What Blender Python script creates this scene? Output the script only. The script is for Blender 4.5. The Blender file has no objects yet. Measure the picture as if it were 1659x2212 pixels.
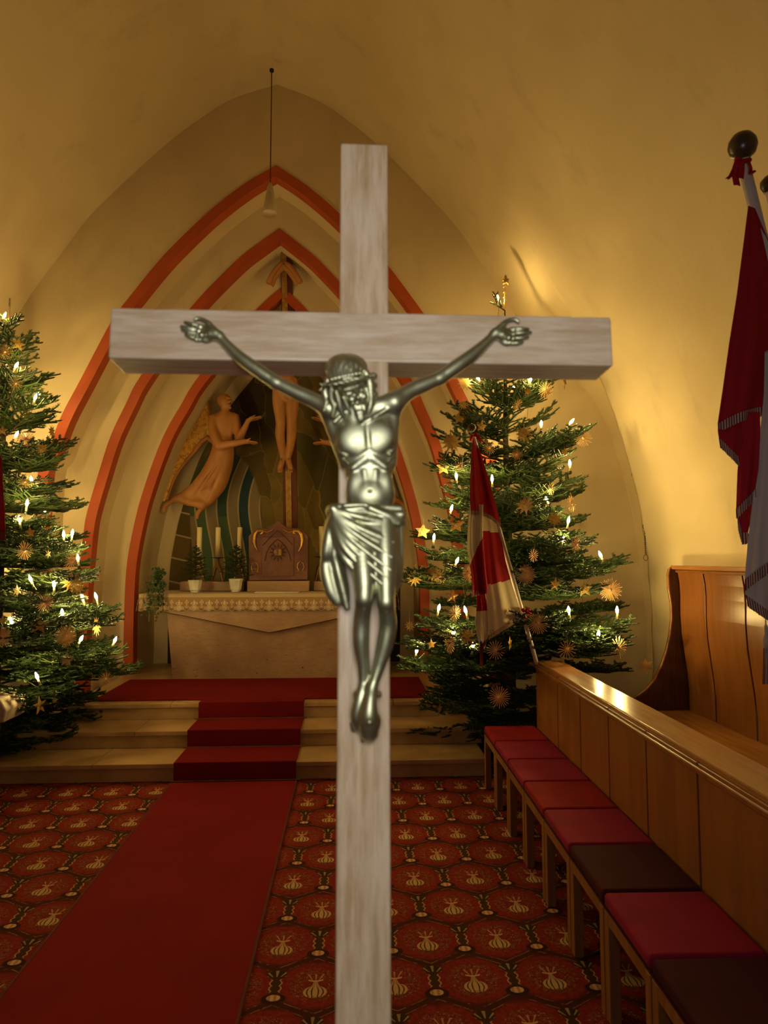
import bpy, bmesh, math, random
import numpy as np
from mathutils import Vector, Matrix, Euler

sc = bpy.context.scene
C = bpy.context.scene.collection
PI = math.pi
rnd = random.Random(7)

# ------------------------------------------------------------------ camera, light, exposure
F = 1400.0                      # focal length in pixels of the 1659 x 2212 frame
EYE = np.array([0.0, 0.0, 1.7])
PITCH = math.atan(100 / F)
YAW = math.atan(72 / F * math.cos(PITCH))
FWD = np.array([math.sin(YAW) * math.cos(PITCH), math.cos(YAW) * math.cos(PITCH), math.sin(PITCH)])
RIGHT = np.array([math.cos(YAW), -math.sin(YAW), 0.0])
UP = np.cross(RIGHT, FWD)
cam_data = bpy.data.cameras.new('camera')
cam = bpy.data.objects.new('camera', cam_data)
C.objects.link(cam)
cam.location = EYE
cam.rotation_euler = Matrix((RIGHT, UP, -FWD)).transposed().to_euler()
cam_data.sensor_fit = 'VERTICAL'
cam_data.sensor_height = 36.0
cam_data.sensor_width = 27.0
cam_data.lens = 36.0 * F / 2212.0
cam_data.clip_start = 0.02
cam_data.dof.use_dof = True
cam_data.dof.focus_distance = 6.2
cam_data.dof.aperture_fstop = 7.5
sc.camera = cam

world = bpy.data.worlds.new('world')
sc.world = world
world.use_nodes = True
world.node_tree.nodes['Background'].inputs[0].default_value = (0.9, 0.6, 0.35, 1)
world.node_tree.nodes['Background'].inputs[1].default_value = 0.004

sc.view_settings.view_transform = 'Standard'
sc.view_settings.look = 'None'
sc.view_settings.gamma = 1.0
sc.view_settings.use_curve_mapping = False
sc.view_settings.exposure = 0.13
try:
    sc.cycles.use_denoising = True
    sc.cycles.use_light_tree = True
    sc.cycles.adaptive_threshold = 0.025
    sc.cycles.max_bounces = 6
    sc.cycles.diffuse_bounces = 3
    sc.cycles.sample_clamp_indirect = 4.0
    sc.cycles.caustics_reflective = False
    sc.cycles.caustics_refractive = False
except Exception:
    pass


def area(name, loc, target, size, power, color, size_y=None):
    d = bpy.data.lights.new(name, 'AREA')
    d.energy = power
    d.color = color
    d.size = size
    if size_y:
        d.shape = 'RECTANGLE'
        d.size_y = size_y
    o = bpy.data.objects.new(name, d)
    C.objects.link(o)
    o.location = loc
    o.rotation_euler = (Vector(target) - Vector(loc)).to_track_quat('-Z', 'Y').to_euler()
    return o


# fill light added close behind the camera: neutral light on the near cross and near flag
area('camera_fill', (0.02, -0.22, 1.84), (0.0, 0.65, 1.80), 0.36, 4.6, (0.98, 0.96, 0.92))
# dim warm light of the nave behind
area('nave_glow', (-0.8, -2.2, 4.6), (-0.8, 2.5, 1.6), 1.6, 0.5, (1.0, 0.60, 0.26))
BULB_EMIT = 630.0
BULB_COLOR = (1.0, 0.70, 0.22)

# ------------------------------------------------------------------ projection helpers


def ray(px, py):
    return FWD + RIGHT * (px - 829.5) / F - UP * (py - 1106) / F


def at(px, py, Y):
    d = ray(px, py)
    return EYE + d * (Y / d[1])


def atz(px, py, Z):
    d = ray(px, py)
    return EYE + d * ((Z - EYE[2]) / d[2])


def atx(px, py, X):
    d = ray(px, py)
    return EYE + d * (X / d[0])


# ------------------------------------------------------------------ object helpers

def link(o, parent=None):
    C.objects.link(o)
    if parent is not None:
        o.parent = parent
    return o


def tag(o, label=None, cat=None, group=None, kind=None):
    if label:
        o['label'] = label
    if cat:
        o['category'] = cat
    if group:
        o['group'] = group
    if kind:
        o['kind'] = kind
    return o


def empty(name, loc=(0, 0, 0), rz=0.0, label=None, cat=None, group=None):
    o = bpy.data.objects.new(name, None)
    o.empty_display_size = 0.1
    o.location = loc
    o.rotation_euler = (0, 0, rz)
    link(o)
    tag(o, label, cat, group)
    return o


class MB:
    """Collects geometry for ONE mesh object."""

    def __init__(self):
        self.v, self.f, self.m, self.s = [], [], [], []

    def add(self, vs, fs, mi=0, smooth=False):
        b = len(self.v)
        self.v.extend([tuple(map(float, p)) for p in vs])
        for fa in fs:
            self.f.append(tuple(i + b for i in fa))
            self.m.append(mi)
            self.s.append(smooth)
        return self

    def box(self, c, s, mi=0, rot=None):
        c = Vector(c)
        h = Vector(s) * 0.5
        pts = []
        for x in (-1, 1):
            for y in (-1, 1):
                for z in (-1, 1):
                    p = Vector((x * h.x, y * h.y, z * h.z))
                    if rot is not None:
                        p = rot @ p
                    pts.append(c + p)
        fs = [(0, 1, 3, 2), (4, 6, 7, 5), (0, 4, 5, 1), (2, 3, 7, 6), (0, 2, 6, 4), (1, 5, 7, 3)]
        return self.add(pts, fs, mi)

    def tube(self, pts, r, n=10, mi=0, caps=True, smooth=True):
        pts = [Vector(p) for p in pts]
        if not hasattr(r, '__len__'):
            r = [r] * len(pts)
        rings = []
        t0 = (pts[1] - pts[0]).normalized()
        ref = Vector((0, 0, 1)) if abs(t0.z) < 0.9 else Vector((1, 0, 0))
        u = t0.cross(ref).normalized()
        for i, p in enumerate(pts):
            a = pts[max(i - 1, 0)]
            b = pts[min(i + 1, len(pts) - 1)]
            t = (b - a)
            t = t.normalized() if t.length > 1e-9 else t0
            u = (u - t * u.dot(t))
            if u.length < 1e-6:
                u = t.orthogonal()
            u.normalize()
            w = t.cross(u)
            rings.append([p + (u * math.cos(2 * PI * k / n) + w * math.sin(2 * PI * k / n)) * r[i] for k in range(n)])
        vs = [q for rg in rings for q in rg]
        fs = []
        for i in range(len(rings) - 1):
            for k in range(n):
                a = i * n + k
                b = i * n + (k + 1) % n
                fs.append((a, b, b + n, a + n))
        self.add(vs, fs, mi, smooth)
        if caps:
            self.add(rings[0], [tuple(range(n))[::-1]], mi)
            self.add(rings[-1], [tuple(range(n))], mi)
        return self

    def lathe(self, prof, c=(0, 0, 0), n=24, mi=0, smooth=True, axis=None):
        c = Vector(c)
        vs, fs = [], []
        for (r, z) in prof:
            for k in range(n):
                a = 2 * PI * k / n
                p = Vector((r * math.cos(a), r * math.sin(a), z))
                if axis is not None:
                    p = axis @ p
                vs.append(c + p)
        for i in range(len(prof) - 1):
            for k in range(n):
                a = i * n + k
                b = i * n + (k + 1) % n
                fs.append((a, b, b + n, a + n))
        if prof[0][0] > 1e-6:
            fs.append(tuple(range(n))[::-1])
        if prof[-1][0] > 1e-6:
            o = (len(prof) - 1) * n
            fs.append(tuple(range(o, o + n)))
        return self.add(vs, fs, mi, smooth)

    def prism(self, poly, depth, frame=None, mi=0):
        """poly: list of (x, z); extruded along +y by depth; frame: Matrix 4x4."""
        n = len(poly)
        vs = [Vector((x, 0, z)) for x, z in poly] + [Vector((x, depth, z)) for x, z in poly]
        if frame is not None:
            vs = [frame @ v for v in vs]
        fs = [tuple(range(n)), tuple(range(n, 2 * n))[::-1]]
        for i in range(n):
            j = (i + 1) % n
            fs.append((j, i, i + n, j + n))
        return self.add(vs, fs, mi)

    def grid(self, P, mi=0, smooth=True, closed=False):
        """P: array (a, b, 3)"""
        P = np.asarray(P, float)
        a, b = P.shape[:2]
        fs = []
        for i in range(a - 1):
            for j in range(b - 1 + (1 if closed else 0)):
                k = (j + 1) % b
                fs.append((i * b + j, i * b + k, (i + 1) * b + k, (i + 1) * b + j))
        return self.add(P.reshape(-1, 3), fs, mi, smooth)

    def build(self, name, mats, parent=None, loc=None, bevel=0.0, seg=2, solid=0.0, weld=False, kind=None):
        me = bpy.data.meshes.new(name)
        me.from_pydata(self.v, [], self.f)
        if not isinstance(mats, (list, tuple)):
            mats = [mats]
        for m in mats:
            me.materials.append(m)
        me.polygons.foreach_set('material_index', self.m)
        me.polygons.foreach_set('use_smooth', self.s)
        me.update()
        bm = bmesh.new()
        bm.from_mesh(me)
        if weld:
            bmesh.ops.remove_doubles(bm, verts=bm.verts, dist=1e-5)
        bmesh.ops.recalc_face_normals(bm, faces=bm.faces)
        bm.to_mesh(me)
        bm.free()
        o = bpy.data.objects.new(name, me)
        if loc is not None:
            o.location = loc
        link(o, parent)
        if solid:
            md = o.modifiers.new('solid', 'SOLIDIFY')
            md.thickness = solid
            md.offset = 0
        if bevel:
            md = o.modifiers.new('soft', 'BEVEL')
            md.width = bevel
            md.segments = seg
            md.limit_method = 'ANGLE'
            md.angle_limit = 0.6
        if kind:
            o['kind'] = kind
        return o


def np_mesh(name, V, Q, mats, parent=None, smooth=True, mi=None):
    me = bpy.data.meshes.new(name)
    n, q = len(V), len(Q)
    k = Q.shape[1]
    me.vertices.add(n)
    me.vertices.foreach_set('co', np.ascontiguousarray(V, dtype=np.float32).ravel())
    me.loops.add(q * k)
    me.loops.foreach_set('vertex_index', np.ascontiguousarray(Q, dtype=np.int32).ravel())
    me.polygons.add(q)
    me.polygons.foreach_set('loop_start', np.arange(0, q * k, k, dtype=np.int32))
    if not isinstance(mats, (list, tuple)):
        mats = [mats]
    for m in mats:
        me.materials.append(m)
    if mi is not None:
        me.polygons.foreach_set('material_index', np.asarray(mi, dtype=np.int32))
    me.polygons.foreach_set('use_smooth', np.full(q, smooth))
    me.update(calc_edges=True)
    me.validate()
    if name is None:
        return me
    o = bpy.data.objects.new(name, me)
    link(o, parent)
    return o


# ------------------------------------------------------------------ signed-distance sculpting

def sdf_mesh(prims, vox, k0):
    """prims: (op, kind, ...) in metres. cap: p0,p1,r0,r1 ; ell: c,(rx,ry,rz),R or None. returns V, Q"""
    los, his = [], []
    for pr in prims:
        if pr[0] != 'u':
            continue
        if pr[1] == 'chain':
            Zc = pr[2]
            los.append((Zc[:, :3] - Zc[:, 3:4]).min(0))
            his.append((Zc[:, :3] + Zc[:, 3:4]).max(0))
        elif pr[1] == 'cap':
            p0, p1, r0, r1 = pr[2:6]
            r = max(r0, r1)
            los.append(np.minimum(p0, p1) - r)
            his.append(np.maximum(p0, p1) + r)
        else:
            c, rr = pr[2:4]
            m = max(rr)
            los.append(np.asarray(c) - m)
            his.append(np.asarray(c) + m)
    lo = np.min(los, axis=0) - 4 * vox
    hi = np.max(his, axis=0) + 4 * vox
    n = np.ceil((hi - lo) / vox).astype(int) + 1
    big = 6 * vox + k0
    f = np.full(n, big, np.float32)
    ax = [lo[i] + vox * np.arange(n[i]) for i in range(3)]
    for pr in prims:
        k = k0
        if pr[1] == 'chain':
            Zc, k = pr[2], pr[3]
            l, h = (Zc[:, :3] - Zc[:, 3:4]).min(0), (Zc[:, :3] + Zc[:, 3:4]).max(0)
        elif pr[1] == 'cap':
            p0, p1, r0, r1 = pr[2:6]
            if len(pr) > 6:
                k = pr[6]
            p0, p1 = np.asarray(p0, float), np.asarray(p1, float)
            l, h = np.minimum(p0, p1) - max(r0, r1), np.maximum(p0, p1) + max(r0, r1)
        else:
            c, rr, Rm = pr[2:5]
            if len(pr) > 5:
                k = pr[5]
            c = np.asarray(c, float)
            m = max(rr)
            l, h = c - m, c + m
        mg = k + 5 * vox
        i0 = np.clip(np.floor((l - mg - lo) / vox).astype(int), 0, n - 1)
        i1 = np.clip(np.ceil((h + mg - lo) / vox).astype(int) + 1, 1, n)
        X = ax[0][i0[0]:i1[0]][:, None, None]
        Y = ax[1][i0[1]:i1[1]][None, :, None]
        Z = ax[2][i0[2]:i1[2]][None, None, :]
        if pr[1] == 'chain':
            dist = np.full((X.shape[0], Y.shape[1], Z.shape[2]), 1e3, np.float32)
            for a0, a1 in zip(Zc[:-1], Zc[1:]):
                d = a1[:3] - a0[:3]
                L2 = max(float(d @ d), 1e-14)
                t = np.clip(((X - a0[0]) * d[0] + (Y - a0[1]) * d[1] + (Z - a0[2]) * d[2]) / L2, 0, 1)
                dist = np.minimum(dist, np.sqrt((X - a0[0] - t * d[0]) ** 2 + (Y - a0[1] - t * d[1]) ** 2 + (Z - a0[2] - t * d[2]) ** 2) - (a0[3] + (a1[3] - a0[3]) * t))
        elif pr[1] == 'cap':
            d = p1 - p0
            L2 = max(float(d @ d), 1e-12)
            t = np.clip(((X - p0[0]) * d[0] + (Y - p0[1]) * d[1] + (Z - p0[2]) * d[2]) / L2, 0, 1)
            dist = np.sqrt((X - p0[0] - t * d[0]) ** 2 + (Y - p0[1] - t * d[1]) ** 2 + (Z - p0[2] - t * d[2]) ** 2) - (r0 + (r1 - r0) * t)
        else:
            x, y, z = X - c[0], Y - c[1], Z - c[2]
            if Rm is not None:
                Rm = np.asarray(Rm)
                x, y, z = (Rm[0][0] * x + Rm[1][0] * y + Rm[2][0] * z, Rm[0][1] * x + Rm[1][1] * y + Rm[2][1] * z,
                           Rm[0][2] * x + Rm[1][2] * y + Rm[2][2] * z)
            q = np.sqrt((x / rr[0]) ** 2 + (y / rr[1]) ** 2 + (z / rr[2]) ** 2)
            q2 = np.sqrt((x / rr[0] ** 2) ** 2 + (y / rr[1] ** 2) ** 2 + (z / rr[2] ** 2) ** 2) + 1e-9
            dist = q * (q - 1) / q2
        sl = (slice(i0[0], i1[0]), slice(i0[1], i1[1]), slice(i0[2], i1[2]))
        a = f[sl]
        if pr[0] == 'u':
            hh = np.clip(0.5 + 0.5 * (a - dist) / k, 0, 1)
            f[sl] = a + (dist - a) * hh - k * hh * (1 - hh)
        else:
            b = -dist
            hh = np.clip(0.5 + 0.5 * (b - a) / k, 0, 1)
            f[sl] = a + (b - a) * hh + k * hh * (1 - hh)
    # surface nets
    ins = f < 0
    n0, n1, n2 = f.shape
    sh = (n0 - 1, n1 - 1, n2 - 1)
    acc = np.zeros(sh + (3,), np.float32)
    cnt = np.zeros(sh, np.float32)

    def S(a, off):
        return a[off[0]:off[0] + sh[0], off[1]:off[1] + sh[1], off[2]:off[2] + sh[2]]
    for axd in range(3):
        o1, o2 = [(0, 1, 2)[j] for j in range(3) if j != axd]
        for u in (0, 1):
            for w in (0, 1):
                a = [0, 0, 0]
                a[o1], a[o2] = u, w
                b = list(a)
                b[axd] = 1
                fa, fb = S(f, a), S(f, b)
                cr = S(ins, a) != S(ins, b)
                t = np.where(cr, fa / np.where(cr, fa - fb, 1), 0)
                for j in range(3):
                    val = t if j == axd else float(a[j])
                    acc[..., j] += np.where(cr, val, 0)
                cnt += cr
    mask = cnt > 0
    idx = np.full(sh, -1, np.int64)
    idx[mask] = np.arange(mask.sum())
    gi = np.argwhere(mask)
    V = lo + vox * (gi + acc[mask] / cnt[mask][:, None])
    quads = []
    for axd in range(3):
        o1, o2 = [j for j in range(3) if j != axd]
        a = [slice(1, -1)] * 3
        b = [slice(1, -1)] * 3
        a[axd] = slice(0, -1)
        b[axd] = slice(1, None)
        cr = ins[tuple(a)] != ins[tuple(b)]
        g = np.argwhere(cr)
        off = np.array([1, 1, 1])
        off[axd] = 0
        g = g + off
        sgn = ins[g[:, 0], g[:, 1], g[:, 2]]
        cs = []
        for (u, w) in ((0, 0), (1, 0), (1, 1), (0, 1)):
            q = g.copy()
            q[:, o1] -= u
            q[:, o2] -= w
            cs.append(idx[q[:, 0], q[:, 1], q[:, 2]])
        qd = np.stack(cs, 1)
        flip = sgn if axd != 1 else ~sgn
        qd[~flip] = qd[~flip][:, ::-1]
        quads.append(qd)
    Q = np.concatenate(quads)
    Q = Q[(Q >= 0).all(1)]
    # light smoothing
    for _ in range(2):
        s = np.zeros_like(V)
        c = np.zeros(len(V))
        for i in range(4):
            np.add.at(s, Q[:, i], V[Q[:, (i + 1) % 4]])
            np.add.at(s, Q[:, i], V[Q[:, (i + 3) % 4]])
            np.add.at(c, Q[:, i], 2)
        V = 0.5 * V + 0.5 * s / np.maximum(c, 1)[:, None]
    return V, Q


def chain(pts, rs, k=None, h=None):
    return [('chain', pts, rs, k)]


# ------------------------------------------------------------------ materials

class E_:
    """tiny shader-math expression"""
    nt = None

    def __init__(self, sock):
        self.s = sock

    @staticmethod
    def m(op, *a, clamp=False):
        nd = E_.nt.nodes.new('ShaderNodeMath')
        nd.operation = op
        nd.use_clamp = clamp
        for i, x in enumerate(a):
            if isinstance(x, E_):
                E_.nt.links.new(x.s, nd.inputs[i])
            else:
                nd.inputs[i].default_value = float(x)
        return E_(nd.outputs[0])

    def __add__(s, o): return E_.m('ADD', s, o)
    __radd__ = __add__
    def __sub__(s, o): return E_.m('SUBTRACT', s, o)
    def __rsub__(s, o): return E_.m('SUBTRACT', o, s)
    def __mul__(s, o): return E_.m('MULTIPLY', s, o)
    __rmul__ = __mul__
    def __truediv__(s, o): return E_.m('DIVIDE', s, o)
    def __neg__(s): return E_.m('MULTIPLY', s, -1.0)
    def abs(s): return E_.m('ABSOLUTE', s)
    def sin(s): return E_.m('SINE', s)
    def cos(s): return E_.m('COSINE', s)
    def sqrt(s): return E_.m('SQRT', E_.m('MAXIMUM', s, 0.0))
    def sq(s): return E_.m('MULTIPLY', s, s)
    def lt(s, o): return E_.m('LESS_THAN', s, o)
    def gt(s, o): return E_.m('GREATER_THAN', s, o)
    def round(s): return E_.m('ROUND', s)
    def floor(s): return E_.m('FLOOR', s)


def emin(a, b): return E_.m('MINIMUM', a, b)
def emax(a, b): return E_.m('MAXIMUM', a, b)


def estep(x, a, b):
    """smooth 0..1 as x goes a..b"""
    nd = E_.nt.nodes.new('ShaderNodeMapRange')
    nd.interpolation_type = 'SMOOTHSTEP'
    nd.inputs['From Min'].default_value = a
    nd.inputs['From Max'].default_value = b
    E_.nt.links.new(x.s, nd.inputs['Value'])
    return E_(nd.outputs['Result'])


def emix(f, a, b):
    nd = E_.nt.nodes.new('ShaderNodeMix')
    nd.data_type = 'RGBA'
    if isinstance(f, E_):
        E_.nt.links.new(f.s, nd.inputs[0])
    else:
        nd.inputs[0].default_value = f
    for i, x in ((6, a), (7, b)):
        if isinstance(x, E_):
            E_.nt.links.new(x.s, nd.inputs[i])
        else:
            nd.inputs[i].default_value = (*x, 1)
    return E_(nd.outputs[2])


def ecoord(kind='Object'):
    nd = E_.nt.nodes.new('ShaderNodeTexCoord')
    sp = E_.nt.nodes.new('ShaderNodeSeparateXYZ')
    E_.nt.links.new(nd.outputs[kind], sp.inputs[0])
    return nd.outputs[kind], E_(sp.outputs[0]), E_(sp.outputs[1]), E_(sp.outputs[2])


def evec(x, y, z):
    nd = E_.nt.nodes.new('ShaderNodeCombineXYZ')
    for i, v in enumerate((x, y, z)):
        if isinstance(v, E_):
            E_.nt.links.new(v.s, nd.inputs[i])
        else:
            nd.inputs[i].default_value = v
    return nd.outputs[0]


def enoise(vec, scale, detail=3, rough=0.55, out=0, dist=0.0):
    nd = E_.nt.nodes.new('ShaderNodeTexNoise')
    nd.inputs['Scale'].default_value = scale
    nd.inputs['Detail'].default_value = detail
    nd.inputs['Roughness'].default_value = rough
    nd.inputs['Distortion'].default_value = dist
    E_.nt.links.new(vec, nd.inputs['Vector'])
    return E_(nd.outputs[out])


def evor(vec, scale, feature='F1', out='Color', rnd_=1.0):
    nd = E_.nt.nodes.new('ShaderNodeTexVoronoi')
    nd.feature = feature
    nd.inputs['Scale'].default_value = scale
    nd.inputs['Randomness'].default_value = rnd_
    E_.nt.links.new(vec, nd.inputs['Vector'])
    return E_(nd.outputs[out])


def new_mat(name, rough=0.6, metal=0.0, spec=0.5):
    m = bpy.data.materials.new(name)
    m.use_nodes = True
    b = m.node_tree.nodes['Principled BSDF']
    b.inputs['Roughness'].default_value = rough
    b.inputs['Metallic'].default_value = metal
    b.inputs['Specular IOR Level'].default_value = spec
    E_.nt = m.node_tree
    return m, b


def setcol(b, e):
    E_.nt.links.new(e.s, b.inputs['Base Color'])


def setbump(b, e, strength=0.3, dist=0.01):
    nd = E_.nt.nodes.new('ShaderNodeBump')
    nd.inputs['Strength'].default_value = strength
    nd.inputs['Distance'].default_value = dist
    E_.nt.links.new(e.s, nd.inputs['Height'])
    E_.nt.links.new(nd.outputs[0], b.inputs['Normal'])


def simple(name, c1, c2=None, rough=0.6, metal=0.0, scale=8.0, stretch=(1, 1, 1), bump=0.0, bdist=0.004, spec=0.5, detail=4, lo=0.35, hi=0.65):
    m, b = new_mat(name, rough, metal, spec)
    vec, x, y, z = ecoord()
    v = evec(x * stretch[0], y * stretch[1], z * stretch[2])
    n = enoise(v, scale, detail)
    if c2 is None:
        c2 = tuple(c * 0.8 for c in c1)
    setcol(b, emix(estep(n, lo, hi), c2, c1))
    if bump:
        setbump(b, n, bump, bdist)
    return m


M = {}
# plaster: off-white cream, a little uneven
m, b = new_mat('plaster', 0.85, 0, 0.25)
vec, x, y, z = ecoord()
n1 = enoise(vec, 0.9, 4)
n2 = enoise(vec, 14, 5)
n3 = enoise(evec(x * 1.5, y * 1.5, z * 0.5), 2.2, 5, 0.6)
c = emix(estep(n1, 0.3, 0.7), (0.66, 0.53, 0.335), (0.74, 0.60, 0.385))
c = emix(estep(n3, 0.56, 0.75) * 0.35, c, (0.50, 0.40, 0.25))
setcol(b, c)
setbump(b, n2 * 0.4 + n1, 0.35, 0.02)
M['plaster'] = m
M['red_paint'] = simple('red_paint', (0.50, 0.085, 0.018), (0.44, 0.07, 0.016), 0.6, scale=3)
M['wood'] = simple('honey_oak', (0.28, 0.105, 0.028), (0.22, 0.08, 0.022), 0.28, scale=3.5, stretch=(5, 5, 0.5), bump=0.06, bdist=0.0006)
M['wood_h'] = simple('honey_oak_rail', (0.42, 0.19, 0.055), (0.34, 0.145, 0.04), 0.24, scale=5, stretch=(6, 0.5, 6), bump=0.06, bdist=0.0006)
M['wood_dark'] = simple('stained_oak', (0.10, 0.035, 0.014), (0.06, 0.02, 0.01), 0.4, scale=6, stretch=(6, 6, 0.6))
M['groove'] = simple('dark_joint', (0.03, 0.012, 0.006), None, 0.8)
M['leg_wood'] = simple('stool_oak', (0.30, 0.13, 0.045), (0.22, 0.09, 0.03), 0.4, scale=5, stretch=(6, 6, 0.5))
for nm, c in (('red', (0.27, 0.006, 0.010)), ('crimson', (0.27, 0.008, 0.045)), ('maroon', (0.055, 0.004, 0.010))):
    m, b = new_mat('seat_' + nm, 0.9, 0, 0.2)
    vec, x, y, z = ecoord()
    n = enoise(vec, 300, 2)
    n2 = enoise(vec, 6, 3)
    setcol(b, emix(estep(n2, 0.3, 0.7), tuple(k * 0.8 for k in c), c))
    setbump(b, n, 0.3, 0.001)
    M['seat_' + nm] = m
for nm, c in (('runner_red', (0.215, 0.011, 0.013)), ('step_red', (0.19, 0.009, 0.012))):
    m, b = new_mat(nm, 0.95, 0, 0.1)
    vec, x, y, z = ecoord()
    n = enoise(vec, 260, 2)
    n2 = enoise(vec, 2.5, 4)
    setcol(b, emix(estep(n2, 0.25, 0.75), tuple(k * 0.82 for k in c), c))
    setbump(b, n, 0.4, 0.002)
    M[nm] = m
M['runner_edge'] = simple('runner_binding', (0.12, 0.010, 0.008), None, 0.9)
# limestone steps
m, b = new_mat('limestone', 0.35, 0, 0.5)
vec, x, y, z = ecoord()
n1 = enoise(vec, 3, 6, 0.6)
n2 = enoise(evec(x, y * 2, z * 6), 9, 5, 0.7)
c = emix(estep(n1, 0.3, 0.7), (0.40, 0.245, 0.11), (0.56, 0.37, 0.18))
c = emix(estep(n2, 0.66, 0.74) * 0.6, c, (0.22, 0.14, 0.07))
setcol(b, c)
M['limestone'] = m
# travertine altar
m, b = new_mat('travertine', 0.5, 0, 0.4)
vec, x, y, z = ecoord()
n1 = enoise(vec, 2.4, 6, 0.6)
n2 = enoise(evec(x * 2, y * 2, z * 9), 6, 6, 0.7)
n3 = enoise(evec(x * 3, y * 3, z * 7), 7, 3, 0.5)
c = emix(estep(n1, 0.3, 0.7), (0.33, 0.19, 0.115), (0.46, 0.29, 0.185))
c = emix(estep(n2, 0.45, 0.7) * 0.5, c, (0.30, 0.13, 0.06))
c = emix(estep(n3, 0.70, 0.735), c, (0.09, 0.03, 0.015))
setcol(b, c)
M['travertine'] = m
M['linen'] = simple('linen', (0.66, 0.58, 0.44), (0.58, 0.50, 0.36), 0.8, scale=60, bump=0.2, bdist=0.002)
M['candle_wax'] = simple('candle_wax', (0.80, 0.68, 0.38), (0.76, 0.63, 0.34), 0.45, scale=4)
M['iron'] = simple('dark_iron', (0.03, 0.024, 0.018), None, 0.5, 0.6)
M['bronze'] = simple('bronze', (0.30, 0.17, 0.06), (0.2, 0.11, 0.04), 0.4, 0.8)
M['white_pot'] = simple('white_pot', (0.72, 0.68, 0.58), None, 0.4)
M['gold'] = simple('gold_leaf', (0.80, 0.48, 0.11), (0.60, 0.32, 0.06), 0.32, 0.85, scale=26, bump=0.5, bdist=0.004)
# gilded wing
m, b = new_mat('gilded_wing', 0.42, 0.35, 0.5)
vec, x, y, z = ecoord()
n1 = enoise(vec, 24, 6, 0.75)
c = emix(estep(n1, 0.36, 0.58), (0.42, 0.19, 0.035), (0.86, 0.50, 0.09))
setcol(b, c)
setbump(b, n1, 0.4, 0.01)
M['gilded'] = m
M['carved_wood'] = simple('carved_limewood', (0.48, 0.21, 0.065), (0.40, 0.165, 0.05), 0.48, scale=4, stretch=(2, 2, 0.8), bump=0.05, bdist=0.002)
M['cross_gold'] = simple('cross_gold_strip', (0.50, 0.29, 0.07), (0.36, 0.18, 0.04), 0.5, 0.3, scale=20)
M['cross_red'] = simple('cross_dark_red', (0.13, 0.028, 0.012), None, 0.5)
M['copper'] = simple('tabernacle_copper', (0.24, 0.105, 0.075), (0.16, 0.065, 0.05), 0.42, 0.35, scale=5, bump=0.3, bdist=0.01)
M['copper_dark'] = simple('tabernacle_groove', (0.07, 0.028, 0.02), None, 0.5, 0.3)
# needles / bark
m, b = new_mat('fir_needles', 0.5, 0, 0.4)
vec, x, y, z = ecoord()
n1 = enoise(vec, 5, 3)
nf = enoise(vec, 160, 1)
c = emix(estep(n1, 0.35, 0.65), (0.020, 0.040, 0.011), (0.042, 0.072, 0.018))
c = emix(estep(nf, 0.55, 0.8) * 0.4, c, (0.10, 0.13, 0.04))
setcol(b, c)
M['needles'] = m
M['bark'] = simple('bark', (0.10, 0.06, 0.03), (0.05, 0.03, 0.016), 0.9, scale=30, bump=0.6)
M['twig'] = simple('twig_bark', (0.12, 0.085, 0.03), None, 0.8)
M['ivy'] = simple('ivy_leaf', (0.05, 0.10, 0.03), (0.02, 0.05, 0.015), 0.4, scale=40)
M['straw'] = simple('straw', (0.80, 0.52, 0.24), (0.70, 0.42, 0.17), 0.45, scale=20)
M['straw_red'] = simple('straw_reddish', (0.66, 0.32, 0.16), None, 0.45, scale=20)
m, b = new_mat('glitter_gold', 0.35, 0.55, 0.5)
vec, x, y, z = ecoord()
v1 = evor(vec, 260)
sp_ = E_.nt.nodes.new('ShaderNodeSeparateColor')
E_.nt.links.new(v1.s, sp_.inputs[0])
g = E_(sp_.outputs[0])
setcol(b, emix(estep(g, 0.5, 0.95), (0.52, 0.32, 0.07), (0.95, 0.72, 0.30)))
nm_ = E_.nt.nodes.new('ShaderNodeBump')
nm_.inputs['Strength'].default_value = 0.9
nm_.inputs['Distance'].default_value = 0.004
E_.nt.links.new(g.s, nm_.inputs['Height'])
E_.nt.links.new(nm_.outputs[0], b.inputs['Normal'])
M['glitter'] = m
M['card_gold'] = simple('gold_card', (0.52, 0.33, 0.10), (0.44, 0.26, 0.07), 0.5, 0.2, scale=30)
m, b = new_mat('bulb_glow', 0.4)
b.inputs['Base Color'].default_value = (1, 0.8, 0.5, 1)
b.inputs['Emission Color'].default_value = (*BULB_COLOR, 1)
b.inputs['Emission Strength'].default_value = BULB_EMIT
M['bulb'] = m
M['bulb_body'] = simple('candle_tube', (0.75, 0.62, 0.35), None, 0.4)
M['clip'] = simple('dark_green_clip', (0.03, 0.05, 0.02), None, 0.5)
M['cable'] = simple('dark_green_cable', (0.03, 0.035, 0.012), None, 0.5)
M['thread'] = simple('thread', (0.45, 0.30, 0.12), None, 0.7)
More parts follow.
